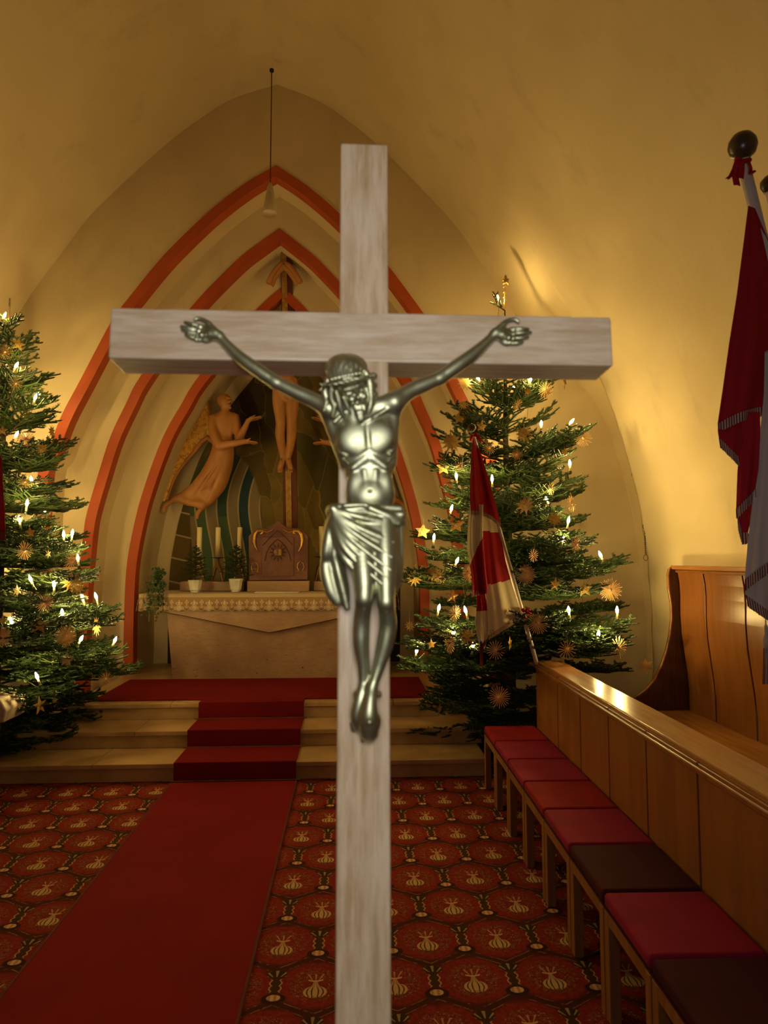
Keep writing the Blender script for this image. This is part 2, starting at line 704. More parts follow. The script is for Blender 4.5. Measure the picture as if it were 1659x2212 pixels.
# foreground cross wood
m, b = new_mat('pale_beech', 0.42, 0, 0.5)
vec, x, y, z = ecoord()
n1 = enoise(evec(x * 3, y * 3, z * 3), 3.2, 4)
n2 = enoise(vec, 34, 5, 0.7)
c = emix(estep(n1, 0.3, 0.7), (0.52, 0.39, 0.27), (0.66, 0.53, 0.41))
c = emix(estep(n2, 0.5, 0.72) * 0.55, c, (0.40, 0.25, 0.13))
setcol(b, c)
M['beech_up'] = m
m, b = new_mat('pale_beech_grain_up', 0.40, 0, 0.5)
vec, x, y, z = ecoord()
n1 = enoise(evec(x * 30, y * 30, z * 2.2), 4.0, 5, 0.7)
n2 = enoise(evec(x * 2, y * 2, z * 1), 9, 4)
c = emix(estep(n1, 0.32, 0.68), (0.44, 0.29, 0.15), (0.66, 0.51, 0.345))
c = emix(estep(n2, 0.5, 0.75) * 0.45, c, (0.70, 0.56, 0.41))
setcol(b, c)
setbump(b, n1, 0.25, 0.001)
M['beech_v'] = m
m, b = new_mat('pale_beech_grain_across', 0.40, 0, 0.5)
vec, x, y, z = ecoord()
n1 = enoise(evec(x * 3, y * 30, z * 30), 4.0, 5, 0.7)
n2 = enoise(evec(x * 1, y * 2, z * 2), 12, 4)
c = emix(estep(n1, 0.30, 0.70), (0.47, 0.33, 0.19), (0.66, 0.53, 0.395))
c = emix(estep(n2, 0.5, 0.75) * 0.4, c, (0.68, 0.58, 0.48))
setcol(b, c)
setbump(b, n1, 0.25, 0.001)
M['beech_h'] = m
m, b = new_mat('antique_brass', 0.43, 0.95, 0.5)
vec, x, y, z = ecoord()
n1 = enoise(vec, 55, 4)
setcol(b, emix(estep(n1, 0.3, 0.7), (0.41, 0.415, 0.25), (0.53, 0.545, 0.36)))
setbump(b, enoise(vec, 160, 3), 0.12, 0.0006)
M['brass'] = m
# cloth
for nm, c in (('flag_red', (0.36, 0.008, 0.018)), ('flag_cream', (0.70, 0.60, 0.42)), ('flag_white', (0.50, 0.42, 0.40)),
              ('fringe_red', (0.16, 0.010, 0.014)), ('fringe_white', (0.45, 0.36, 0.32)), ('ribbon_red', (0.42, 0.008, 0.012))):
    m, b = new_mat(nm, 0.8, 0, 0.2)
    vec, x, y, z = ecoord()
    n = enoise(vec, 500, 2)
    setcol(b, emix(estep(n, 0.2, 0.8), tuple(k * 0.85 for k in c), c))
    setbump(b, n, 0.2, 0.0006)
    if nm.startswith('flag'):
        b.inputs['Subsurface Weight'].default_value = 0.0
    M[nm] = m
M['pole_white'] = simple('pole_paint', (0.55, 0.48, 0.46), None, 0.35, scale=4)
M['finial_wood'] = simple('finial_brown', (0.075, 0.05, 0.028), (0.05, 0.03, 0.016), 0.3, scale=14)
M['lamp_white'] = simple('lamp_enamel', (0.62, 0.52, 0.36), None, 0.4)
M['cream_cover'] = simple('cream_cover', (0.42, 0.34, 0.27), None, 0.8)

# ---- patterned church carpet
m, b = new_mat('medallion_carpet', 0.95, 0, 0.1)
vec, x, y, z = ecoord()
DX, DY = 0.319, 0.2795
gx = x - 0.504
gy = y - 4.372


def lattice(px_, py_):
    ax_ = px_ - (px_ / DX).round() * DX
    ay_ = py_ - (py_ / (2 * DY)).round() * (2 * DY)
    qx, qy = px_ - DX / 2, py_ - DY
    bx_ = qx - (qx / DX).round() * DX
    by_ = qy - (qy / (2 * DY)).round() * (2 * DY)
    da = (ax_.sq() + ay_.sq()).sqrt()
    db = (bx_.sq() + by_.sq()).sqrt()
    pick = db.lt(da)
    return ax_ + (bx_ - ax_) * pick, ay_ + (by_ - ay_) * pick, emin(da, db), (da - db).abs()


mx, my, md_, mdiff = lattice(gx, gy - 0.035)
jx, jy, jd, _ = lattice(gx + DX / 2, gy - 0.035)
ns = enoise(vec, 55, 3, 0.6)
nb = enoise(vec, 22, 3, 0.6)
nfine = enoise(vec, 120, 2)
col = emix(estep(ns, 0.35, 0.65), (0.17, 0.015, 0.009), (0.25, 0.023, 0.013))
# dark brown surround between medallions
oval = ((mx / 0.142).sq() + (my / 0.135).sq()).sqrt()
col = emix(estep(oval + (nb - 0.5) * 0.3, 0.95, 1.12), col, (0.075, 0.014, 0.008))
# floral scatter, greenish brown with pink dots
ring = estep(oval, 0.25, 0.4) * (1.0 - estep(oval, 0.68, 0.82)) * (1.0 - estep(mx.abs(), 0.0, 0.02) * 0.0)
col = emix(ring * estep(ns, 0.50, 0.60) * 0.75, col, (0.14, 0.085, 0.022))
col = emix(ring * estep(nfine, 0.60, 0.66) * 0.8, col, (0.50, 0.24, 0.14))
# chains along the borders
edge = 1.0 - estep((mdiff - 0.0).abs() + (nb - 0.5) * 0.02, 0.004, 0.012)
edge_o = estep((mdiff - 0.030 + (nb - 0.5) * 0.035).abs(), 0.0, 0.006)
bord = estep(oval, 0.9, 1.0)
col = emix(edge * bord * 0.6, col, (0.035, 0.018, 0.009))
col = emix((1.0 - edge_o) * bord * estep(nb, 0.46, 0.54) * 0.7, col, (0.42, 0.23, 0.09))
# vase: bulb with dark ribs
vy = my + 0.045
w_ = ((1.0 - ((vy) / 0.036).sq()).sqrt()) * 0.047
neck = (0.010 + estep(vy, 0.10, 0.02) * 0.0)
nwid = 0.0085 + emax(0.0, (0.055 - vy)) * 0.35
inb = mx.abs().lt(w_) * vy.abs().lt(0.034)
innk = mx.abs().lt(nwid) * vy.gt(0.0) * vy.lt(0.062)
t_ = (mx / emax(emax(w_, nwid), 0.006)).abs()
rib = 1.0 - estep(((t_ * 2.5 * PI + 0.9).sin()).abs(), 0.35, 0.6)
vase = emin(inb + innk, 1.0)
col = emix(vase, col, (0.52, 0.32, 0.145))
col = emix(vase * rib * 0.95, col, (0.05, 0.014, 0.008))
ylow = ((mx / 0.05).sq() + ((my + 0.083) / 0.014).sq()).sqrt()
col = emix((1.0 - estep(ylow, 0.8, 1.0)) * ns.gt(0.5) * 0.8, col, (0.10, 0.05, 0.02))
# collar and sprouts
cx = ((vy - 0.066 - mx.sq() * 8.0).abs().lt(0.0045)) * mx.abs().lt(0.030)
col = emix(cx, col, (0.55, 0.33, 0.15))
ang = mx / emax(vy - 0.045, 0.004)
spr = ((ang * 13.0).cos()).gt(0.60) * vy.gt(0.072) * vy.lt(0.110) * ang.abs().lt(0.62)
col = emix(spr * 0.85, col, (0.48, 0.26, 0.12))
# junction ornament: shell flower below, crown of leaves above, double curl between
sx, sy = jx, jy + 0.072
shell = ((sx / 0.031).sq() + (sy / 0.021).sq()).sqrt()
hal = ((sx / 0.052).sq() + ((sy + 0.004) / 0.031).sq()).sqrt()
col = emix(1.0 - estep(hal, 0.85, 1.0), col, (0.035, 0.012, 0.006))
sh_c = emix(((sx * 260.0).sin()).gt(0.2), (0.62, 0.37, 0.20), (0.42, 0.20, 0.10))
col = emix(1.0 - estep(shell, 0.8, 0.95), col, sh_c)
ky = jy - 0.070
cr_ = ((jx / 0.047).sq() + (ky / 0.028).sq()).sqrt()
col = emix(1.0 - estep(cr_ + (ns - 0.5) * 0.4, 0.8, 1.0), col, (0.04, 0.02, 0.009))
ang2 = jx / emax(ky + 0.035, 0.006)
lf = ((ang2 * 8.0).cos()).gt(0.55) * cr_.lt(0.9) * ky.gt(-0.015)
col = emix(lf * 0.8, col, (0.40, 0.27, 0.12))
cw = (0.015 + ((jy * 95.0).sin()).abs() * 0.009)
curl = ((jx.abs() - cw).abs().lt(0.0032)) * jy.abs().lt(0.040)
inn = jx.abs().lt(cw) * jy.abs().lt(0.042)
col = emix(inn, col, (0.06, 0.025, 0.010))
col = emix(curl * 0.9, col, (0.50, 0.28, 0.12))
setcol(b, col)
setbump(b, enoise(vec, 330, 2), 0.4, 0.002)
M['carpet'] = m

# ---- painted niche wall: facets in olive, brown, teal
m, b = new_mat('painted_facets', 0.7, 0, 0.3)
vec, x, y, z = ecoord()
nwp = enoise(vec, 1.6, 3)
u = x + (nwp - 0.5) * 0.5
w2 = z + (nwp - 0.5) * 0.3
vv = evec(u * 1.25 + z * 0.45, 0.0, w2 * 0.34 - x * 0.55)
vc = evor(vv, 3.0)
sp2 = E_.nt.nodes.new('ShaderNodeSeparateColor')
E_.nt.links.new(vc.s, sp2.inputs[0])
r1, r2 = E_(sp2.outputs[0]), E_(sp2.outputs[1])
ed = evor(vv, 3.0, 'DISTANCE_TO_EDGE', 'Distance')
c = emix(r1, (0.15, 0.10, 0.02), (0.30, 0.21, 0.052))
c = emix(estep(r2, 0.6, 0.9) * 0.7, c, (0.055, 0.065, 0.025))
soft = enoise(vec, 5, 5, 0.6)
c = emix(estep(soft, 0.35, 0.7) * 0.35, c, (0.13, 0.08, 0.02))
# upper middle darkens to brown black paint
dx_ = (x + 1.25).abs()
dark = (1.0 - estep(((x + 1.15) / 0.55).sq() + ((z - 3.75) / 0.75).sq(), 0.3, 1.1))
c = emix(dark * 0.85, c, (0.022, 0.014, 0.006))
# teal and grey wavy bands at the lower side
wave = x + ((z * 3.2).sin()) * 0.10 - (z - 2.2) * 0.10
bandid = (wave * 7.5).floor()
fr = (wave * 7.5) - bandid
bn = enoise(evec(bandid * 7.3, 0.0, (z * 0.9).floor() * 3.1), 3.0, 1)
par_ = bandid - (bandid / 2.0).floor() * 2.0
bc = emix(par_, (0.014, 0.045, 0.062), (0.24, 0.18, 0.10))
bc = emix(estep(bn, 0.53, 0.58), bc, (0.06, 0.11, 0.05))
bandline = 1.0 - estep((fr - 0.5).abs(), 0.40, 0.47)
reg = (1.0 - estep(((x + 1.60) / 0.50).sq() + ((z - 2.15) / 0.95).sq(), 0.85, 1.0))
bc = emix(bandline, (0.42, 0.33, 0.18), bc)
c = emix(reg, c, bc)
# brick-like blocks at the outer foot
blk = (1.0 - estep(x + (z - 1.9) * 0.08, -1.99, -1.97)) * (1.0 - estep(z, 2.75, 2.95))
brow = (z * 3.4 + (x * 0.8)).floor()
bfr = (z * 3.4 + (x * 0.8)) - brow
bn2 = enoise(evec((x * 3.0).floor(), 0.0, brow * 3.7), 2.7, 1)
bcl = emix(estep(bn2, 0.4, 0.6), (0.075, 0.06, 0.018), (0.19, 0.11, 0.035))
bcl = emix(bfr.lt(0.07), bcl, (0.44, 0.34, 0.2))
c = emix(blk, c, bcl)
lines = 1.0 - estep(ed, 0.006, 0.02)
c = emix(lines * (1.0 - reg) * (1.0 - blk) * estep(r2, 0.25, 0.5) * 0.4, c, (0.36, 0.27, 0.12))
foot = 1.0 - estep(z, 1.12, 1.16)
c = emix(foot, c, (0.030, 0.022, 0.012))
setcol(b, c)
M['mural'] = m

# ---- altar lace
m, b = new_mat('altar_lace', 0.8, 0, 0.2)
vec, x, y, z = ecoord()
P_ = 0.157
lx = x - (x / P_).round() * P_
hx = x - P_ / 2
lx2 = hx - (hx / P_).round() * P_
zz = z
base = (0.30, 0.17, 0.09)
thr = (0.68, 0.53, 0.35)
net = enoise(vec, 420, 1)
c = emix(estep(net, 0.4, 0.6) * 0.5, base, (0.44, 0.29, 0.17))
# diamonds
dm = lx.abs() / 0.036 + (zz - 0.036).abs() / 0.030
c = emix(dm.lt(1.0), c, thr)
c = emix(((dm - 1.35).abs()).lt(0.14), c, thr)
# lily
lily = (((lx.abs() - 0.018) / 0.018).sq() + ((zz - 0.088) / 0.012).sq()).sqrt()
c = emix(((lily - 0.8).abs()).lt(0.25), c, thr)
c = emix(((lx / 0.006).sq() + ((zz - 0.10) / 0.024).sq()).lt(1.0), c, thr)
# cross motif
crs = emax(emin(lx2.abs().lt(0.007), (zz - 0.082).abs().lt(0.042)), emin(lx2.abs().lt(0.020), (zz - 0.098).abs().lt(0.008)))
crs2 = emax(emin(lx2.abs().lt(0.0035), (zz - 0.082).abs().lt(0.038)), emin(lx2.abs().lt(0.016), (zz - 0.098).abs().lt(0.004)))
c = emix(crs - crs2 * 0.8, c, thr)
c = emix(((((lx2.abs() - 0.02) / 0.016).sq() + ((zz - 0.045) / 0.010).sq() - 0.8).abs()).lt(0.3), c, thr)
c = emix(zz.gt(0.150), c, (0.52, 0.38, 0.23))
hp = x - (x / (P_ / 2)).round() * (P_ / 2)
c = emix((zz - hp.abs() * 0.64).lt(0.007), c, thr)
setcol(b, c)
M['lace'] = m

# ================================================================== THE SETTING
XA = -0.81                       # church axis
Y1, Y2, Y3, YM = 6.68, 7.06, 7.44, 8.20
ZP = 0.414                       # platform height


def halfprof(pts, Y, zbase, apex, n=70, right=False):
    """half widths from traced edge points (upward), smooth, resampled by arc length: list (w, z) bottom -> apex"""
    P = [at(px, py, Y) for px, py in pts]
    ap = at(apex[0], apex[1], Y)
    P = [((XA - p[0]) if not right else (p[0] - XA), p[2]) for p in P]
    P.sort(key=lambda q: q[1])
    P = [(P[0][0], zbase)] + P + [(0.0, ap[2])]
    return resample(P, n)


def resample(P, n):
    P = np.array(P, float)
    Q = []
    for i in range(len(P) - 1):      # Catmull-Rom
        p0 = P[max(i - 1, 0)]
        p1, p2 = P[i], P[i + 1]
        p3 = P[min(i + 2, len(P) - 1)] if i + 2 < len(P) else p2 + (p2 - p1)
        for t in np.linspace(0, 1, 12, endpoint=False):
            Q.append(0.5 * (2 * p1 + (p2 - p0) * t + (2 * p0 - 5 * p1 + 4 * p2 - p3) * t * t + (3 * p1 - p0 - 3 * p2 + p3) * t ** 3))
    Q.append(P[-1])
    Q = np.array(Q)
    d = np.r_[0, np.cumsum(np.linalg.norm(np.diff(Q, axis=0), axis=1))]
    s = np.linspace(0, d[-1], n)
    return np.stack([np.interp(s, d, Q[:, 0]), np.interp(s, d, Q[:, 1])], 1)


def full(hp):
    L = [(XA - w, z) for w, z in hp]
    Rr = [(XA + w, z) for w, z in hp[::-1]][1:]
    return np.array(L + Rr)


def arch_strip(name, pa, ya, pb, yb, mat, parent=None, sub=1):
    P = []
    for k in range(sub + 1):
        t = k / sub
        P.append([(a[0] + (b_[0] - a[0]) * t, ya + (yb - ya) * t, a[1] + (b_[1] - a[1]) * t) for a, b_ in zip(pa, pb)])
    mb = MB().grid(P, smooth=False)
    return mb


def off(pts, d, ymul=1):
    return [(x + d, y) for x, y in pts]


# traced outer edges of the three red-edged arches (pixels)
A1 = [(81, 1047), (106, 974), (132, 902), (174, 822), (235, 706), (257, 672), (333, 577), (380, 526), (456, 454), (530, 397)]
A2 = [(166, 1400), (168, 1300), (182, 1145), (193, 1092), (212, 1028), (239, 944), (273, 872), (303, 815), (406, 673), (506, 568), (560, 525)]
A3 = [(267, 1440), (268, 1362), (271, 1267), (277, 1202), (292, 1126), (307, 1069), (334, 990), (360, 929), (391, 876), (429, 815), (549, 675)]
p1o = halfprof(A1, Y1, 0.0, (592, 358))
p2o = halfprof(A2, Y2, 0.0, (608, 494))
p3o = halfprof(A3, Y3, 0.0, (612, 618))


def inset(hp, d):
    """move a half profile inward by d"""
    hp = np.array(hp)
    t = np.gradient(hp, axis=0)
    t /= np.linalg.norm(t, axis=1)[:, None]
    nrm = np.stack([-t[:, 1], t[:, 0]], 1)      # towards smaller w / lower z
    q = hp + nrm * d
    q[0, 1] = hp[0, 1]
    # apex: intersection with w = 0
    k = len(q) - 1
    while k > 0 and q[k, 0] <= 0:
        k -= 1
    sl = (q[k, 1] - q[k - 1, 1]) / (q[k, 0] - q[k - 1, 0])
    q = np.vstack([q[:k + 1], [0.0, q[k, 1] - sl * q[k, 0]]])
    d_ = np.r_[0, np.cumsum(np.linalg.norm(np.diff(q, axis=0), axis=1))]
    s = np.linspace(0, d_[-1], len(hp))
    return np.stack([np.interp(s, d_, q[:, 0]), np.interp(s, d_, q[:, 1])], 1)


BW = 0.105
p1i, p2i, p3i = inset(p1o, BW), inset(p2o, BW), inset(p3o, BW)
NV = 70
VP = [(3.60, 0.0), (3.58, 1.2), (3.51, 1.9), (3.42, 2.4), (3.29, 2.85), (3.10, 3.32), (2.87, 3.78), (2.60, 4.22)]
for px, py in [(84, 611), (139, 539), (190, 471), (253, 408), (350, 319), (430, 258), (506, 212)]:
    q = at(px, py, Y1)
    VP.append((XA - q[0], q[2]))
VP.append((0.0, at(587, 182, Y1)[2]))
vp = resample(VP, NV)

# --- vault: side walls and ceiling in one shell, with a shallow window niche on the stall side
ys = np.concatenate([np.linspace(-12.0, 5.0, 20, endpoint=False), np.linspace(5.0, Y1, 60)])


def niche_edge(z):
    # front edge of the niche, fitted to the traced curve
    return np.interp(z, [0.0, 1.9, 2.6, 3.4, 4.15, 4.30], [5.98, 5.86, 5.84, 5.74, 5.62, 5.60])


# ceiling mesh of the left side plus ridge, and the side wall with the niche
fullp = full(vp)
G = []
for yy in ys:
    G.append([(x_, yy, z_) for x_, z_ in fullp])
G = np.array(G)
half = NV - 1
zsplit = 2.0
MB().grid(G[:, :half + 1]).build('wall_left', M['plaster'], kind='structure')
# right side, displaced niche
GR = G[:, half:].copy()
hpn = np.gradient(GR[0][:, [0, 2]], axis=0)
hpn /= np.linalg.norm(hpn, axis=1)[:, None]
outn = np.stack([-hpn[:, 1], hpn[:, 0]], 1)
outn = np.where((outn[:, :1] < 0), -outn, outn)
zt = 4.15
rows = []
for i, yy in enumerate(ys):
    rows.append(GR[i])
GRn = GR.copy()
for i, yy in enumerate(ys):
    for j in range(GR.shape[1]):
        z_ = GR[i, j, 2]
        e = niche_edge(z_)
        if yy > e and z_ < zt:
            dpt = 0.30 * min(1, (zt - z_) / 0.9)
            GRn[i, j, 0] += outn[j, 0] * dpt
            GRn[i, j, 2] += outn[j, 1] * dpt
MB().grid(GRn).build('wall_right', M['plaster'], kind='structure')

# --- stepped end wall
v_end = full(vp)
MB().grid([[(a[0] * 1.0, Y1, a[1]) for a in full(np.array([(w + 0.45 * (1 if z_ < 4.3 else 0), z_) for w, z_ in vp]))],
           [(a[0], Y1, a[1]) for a in full(p1o)]], smooth=False).build('wall_back', M['plaster'], kind='structure')


def red_arch(name, po, pi, Y, label):
    m_ = MB()
    fo, fi = full(po), full(pi)
    m_.grid([[(a[0], Y - 0.012, a[1]) for a in fo], [(a[0], Y - 0.012, a[1]) for a in fi]], smooth=False)
    m_.grid([[(a[0], Y - 0.012, a[1]) for a in fo], [(a[0], Y + 0.01, a[1]) for a in fo]], smooth=False)
    m_.grid([[(a[0], Y - 0.012, a[1]) for a in fi], [(a[0], Y + 0.13, a[1]) for a in fi]], smooth=False)
    o = m_.build(name, M['red_paint'], weld=True, kind='structure')
    return o


red_arch('trim_1', p1o, p1i, Y1, '')
red_arch('trim_2', p2o, p2i, Y2, '')
red_arch('trim_3', p3o, p3i, Y3, '')
for nm, pi, ya, yb in (('wall_soffit_outer', p1i, Y1 + .13, Y2), ('wall_soffit_middle', p2i, Y2 + .13, Y3), ('wall_soffit_inner', p3i, Y3 + .13, YM)):
    MB().grid([[(a[0], ya, a[1]) for a in full(pi)], [(a[0], yb, a[1]) for a in full(pi)]], smooth=True).build(nm, M['plaster'], kind='structure')
MB().grid([[(a[0], Y2, a[1]) for a in full(p1i)], [(a[0], Y2, a[1]) for a in full(p2o)]], smooth=False).build('wall_step_outer', M['plaster'], kind='structure')
MB().grid([[(a[0], Y3, a[1]) for a in full(p2i)], [(a[0], Y3, a[1]) for a in full(p3o)]], smooth=False).build('wall_step_inner', M['plaster'], kind='structure')
# niche back wall and painted panel
pm = inset(p3i, 0.17)
f3 = full(p3i)
MB().add([(a[0], YM, a[1]) for a in f3], [tuple(range(len(f3)))]).build('wall_niche', M['plaster'], kind='structure')
fm = full(pm)
mu = MB()
mu.add([(a[0], YM - 0.015, a[1]) for a in fm] + [(a[0], YM - 0.001, a[1]) for a in fm], [tuple(range(len(fm)))] +
       [(i, i + 1, i + 1 + len(fm), i + len(fm)) for i in range(len(fm) - 1)])
o = mu.build('mural', M['mural'])
tag(o, 'painted niche wall of olive, brown and teal facets behind the altar', 'mural')
# rear wall and floor
MB().box((XA, -12.0, 3.4), (8.2, 0.1, 7.2)).build('wall_rear', M['wood_dark'], kind='structure')
MB().box((XA, -1.8, -0.05), (8.4, 20.6, 0.1)).build('floor', M['carpet'], kind='structure')

# --- steps and platform
st = []
X1L, X1R = -3.30, 1.10
for i, (y0, z0, z1, xl, xr) in enumerate([(5.14, 0.0, .138, X1L, 1.075), (5.545, .138, .276, -2.735, 1.135), (5.93, .276, ZP, -2.50, 0.93)]):
    mb = MB()
    # tread slabs with a projecting nosing and joints
    cuts = [xl, -1.95 + 0.18 * i, XA - 0.1 + .9 + .2 * i, xr]
    mb.box(((xl + xr) / 2, (y0 + 0.02 + 8.2) / 2, (z0 + z1 - 0.035) / 2), (xr - xl - 0.04, 8.2 - y0 - 0.02, z1 - z0 - 0.035))
    for a, b_ in zip(cuts[:-1], cuts[1:]):
        mb.box(((a + b_) / 2, (y0 + 8.2) / 2, z1 - 0.0175), (b_ - a - 0.004, 8.2 - y0, 0.035))
    mb.build('floor_step_%d' % (i + 1), M['limestone'], bevel=0.004, kind='structure')

# --- runner, stair carpet, cross carpet
o = MB().box((-0.876, 1.05, 0.006), (0.925, 8.1, 0.012)).build('runner_carpet', M['runner_red'], bevel=0.003)
tag(o, 'long plain red runner laid along the patterned church floor', 'carpet')
for s in (-1, 1):
    MB().box((-0.876 + s * 0.468, 1.05, 0.006), (0.012, 8.1, 0.014)).build('binding', M['runner_edge'], o)
mb = MB()
xs0, xs1 = -1.338, -0.412
prof = [(5.133, 0.002), (5.133, .144), (5.538, .144), (5.538, .282), (5.923, .282), (5.923, ZP + .008), (6.10, ZP + .008)]
for (ya, za), (yb, zb) in zip(prof[:-1], prof[1:]):
    if abs(ya - yb) < 1e-6:
        mb.box(((xs0 + xs1) / 2, ya - 0.004, (za + zb) / 2), (xs1 - xs0, 0.010, zb - za + 0.004))
    else:
        mb.box(((xs0 + xs1) / 2, (ya + yb) / 2, za), (xs1 - xs0, yb - ya + 0.008, 0.010))
o = mb.build('stair_carpet', M['step_red'])
tag(o, 'plain red carpet running up the three stone steps', 'carpet')
for y0, z0 in ((5.125, 0.012), (5.53, .150), (5.915, .288)):
    MB().tube([(xs0 - .03, y0 - 0.006, z0), (xs1 + .03, y0 - 0.006, z0)], 0.005).build('stair_rod', M['bronze'], o)
o = MB().box((-0.79, 6.56, ZP + .008), (3.05, 1.0, 0.012)).build('altar_carpet', M['runner_red'], bevel=0.003)
tag(o, 'plain red carpet laid crosswise on the platform before the altar', 'carpet')

# ================================================================== ALTAR
alt = empty('altar', (-0.86, 7.4, ZP), label='pinkish travertine block altar with tapering sides and a V-shaped front panel', cat='altar')
ZT = atz(583, 1285, 1.33)[2] if False else at(583, 1284, 7.0)[2]
AX = -0.86
hw_t = 1.11
hw_b = 1.04
h = ZT - ZP - 0.02
yf = 7.10
# block (parent space: origin at altar base)
mb = MB()
vs = [(-hw_b, yf - 7.4 + 0.05, 0), (hw_b, yf - 7.4 + 0.05, 0), (hw_b, 0.42, 0), (-hw_b, 0.42, 0),
      (-hw_t, yf - 7.4 - 0.03, h), (hw_t, yf - 7.4 - 0.03, h), (hw_t, 0.42, h), (-hw_t, 0.42, h)]
mb.add(vs, [(0, 1, 5, 4), (1, 2, 6, 5), (2, 3, 7, 6), (3, 0, 4, 7), (4, 5, 6, 7), (3, 2, 1, 0)])
mb.build('block', M['travertine'], alt)
zv0 = at(363, 1321, yf)[2] - ZP
zv1 = at(581, 1365, yf)[2] - ZP
vw = (zv0 / h) * (hw_t - hw_b) + hw_b
mb = MB()
a = [(-hw_t, h), (-vw, zv0), (0, zv1), (vw, zv0), (hw_t, h)]
vs = [(x_, yf - 7.4 - 0.085, z_) for x_, z_ in a] + [(x_, yf - 7.4 + 0.02, z_) for x_, z_ in a]
mb.add(vs, [(0, 1, 2, 3, 4), (9, 8, 7, 6, 5), (0, 5, 6, 1), (1, 6, 7, 2), (2, 7, 8, 3), (3, 8, 9, 4), (4, 9, 5, 0)])
mb.build('front_panel', M['travertine'], alt)
MB().tube([(-vw, yf - 7.4 - 0.083, zv0), (0, yf - 7.4 - 0.083, zv1), (vw, yf - 7.4 - 0.083, zv0)], 0.0045, 6).build('panel_edge_shade', M['copper_dark'], alt)  # dark strip added as a shade line along the panel's V edges
MB().box((0, 0.035, h + 0.008), (2.66, 0.80, 0.035)).build('table_slab', M['travertine'], alt, bevel=0.004)

# retable ledge and plinth on the altar
zt_ = ZT + 0.012
o = MB().box((AX - 0.71, 7.62, zt_ + 0.055), (0.72, 0.26, 0.105)).build('stone_ledge', M['travertine'], bevel=0.004)
tag(o, 'low brown stone ledge on the altar behind the two potted trees', 'ledge', 'stone ledges on the altar')
o2 = MB().box((AX + 0.80, 7.62, zt_ + 0.055), (0.72, 0.26, 0.105)).build('stone_ledge', M['travertine'], bevel=0.004)
tag(o2, 'low brown stone ledge on the altar on the stall side of the tabernacle', 'ledge', 'stone ledges on the altar')

# cloth
cl = empty('altar_cloth', (AX, 7.4, ZT), label='white altar cloth with a zigzag lace border hanging over the altar front', cat='altar cloth')
cw_ = 1.36
yc = 6.985
mb = MB()
mb.box((0, (yc + 7.82) / 2 - 7.4, 0.006), (2 * cw_, 7.82 - yc, 0.006))
mb.build('top_sheet', M['linen'], cl)
# lace valance: local z = 0 at the tips
LH = 0.185
mb = MB()
xs_ = np.arange(-cw_, cw_ + 1e-6, 0.157 / 8)
tp, bt = [], []
for x_ in xs_:
    hpv = x_ - round(x_ / 0.0785) * 0.0785
    rip = 0.006 * math.sin(x_ * 11) + 0.004 * math.sin(x_ * 23 + 1)
    tp.append((x_, 0, LH))
    bt.append((x_, -0.012 + rip, abs(hpv) * 0.62))
mid = [((a_[0], a_[1] * 0.5 + b_[1] * 0.5 - 0.004, a_[2] * .5 + b_[2] * .5)) for a_, b_ in zip(tp, bt)]
mb.grid([tp, mid, bt])
o = mb.build('lace_border', M['lace'], cl, loc=(0, yc - 7.4, -LH + 0.008), solid=0.002)
for s in (-1, 1):
    mb = MB()
    tp, bt = [], []
    for y_ in np.arange(0, 0.8, 0.157 / 8):
        hpv = y_ - round(y_ / 0.0785) * 0.0785
        tp.append((y_, 0, LH))
        bt.append((y_, -0.03 + 0.01 * math.sin(y_ * 14), abs(hpv) * 0.62))
    mb.grid([tp, bt])
    o = mb.build('side_lace', M['lace'], cl, loc=(s * cw_, yc - 7.4, -LH + 0.008), solid=0.002)
    o.rotation_euler = (0, 0, PI / 2)
    if s < 0:
        o.scale = (1, -1, 1)

# open paper on the altar
o = MB().box((-0.80 + 0.0, 7.19, ZT + 0.016), (0.47, 0.20, 0.012)).build('altar_paper', M['linen'])
tag(o, 'flat cream paper lying on the altar cloth in front of the tabernacle', 'paper')

# tabernacle
TY = 7.40


def W2(px, py, Y):
    q = at(px, py, Y)
    return (q[0], q[2])


bx = [W2(538, 1255, TY), W2(664, 1252, TY)]
tab = empty('tabernacle', ((bx[0][0] + bx[1][0]) / 2, TY, bx[0][1]), label='reddish copper gabled tabernacle with a relief door standing in the middle of the altar', cat='tabernacle')
T0 = np.array([(bx[0][0] + bx[1][0]) / 2, TY, bx[0][1]])


def T(px, py, dy=0.0):
    q = at(px, py, TY + dy)
    return (q[0] - T0[0], q[2] - T0[2])


o = MB().box((T0[0], 7.56, (zt_ + T0[2]) / 2), (0.69, 0.36, T0[2] - zt_)).build('tabernacle_plinth', M['travertine'], bevel=0.003)
tag(o, 'thin brown stone plinth carrying the copper tabernacle on the altar', 'plinth')
pl = [T(538, 1254), T(664, 1252), T(665, 1158), T(648, 1141), T(620, 1141), T(601, 1124), T(581, 1142), T(556, 1141), T(537, 1158)]
MB().prism(pl, 0.30).build('body', M['copper'], tab, bevel=0.004)
dpl = [T(566, 1245), T(634, 1244), T(634, 1160), T(566, 1160)]
dr = MB().prism(dpl, 0.014, Matrix.Translation((0, -0.014, 0))).build('door', M['copper'], tab, bevel=0.003)
mb = MB()


def tpath(pts, dy=-0.018):
    return [(*(T(px, py)[:1]), dy, T(px, py)[1]) for px, py in pts]


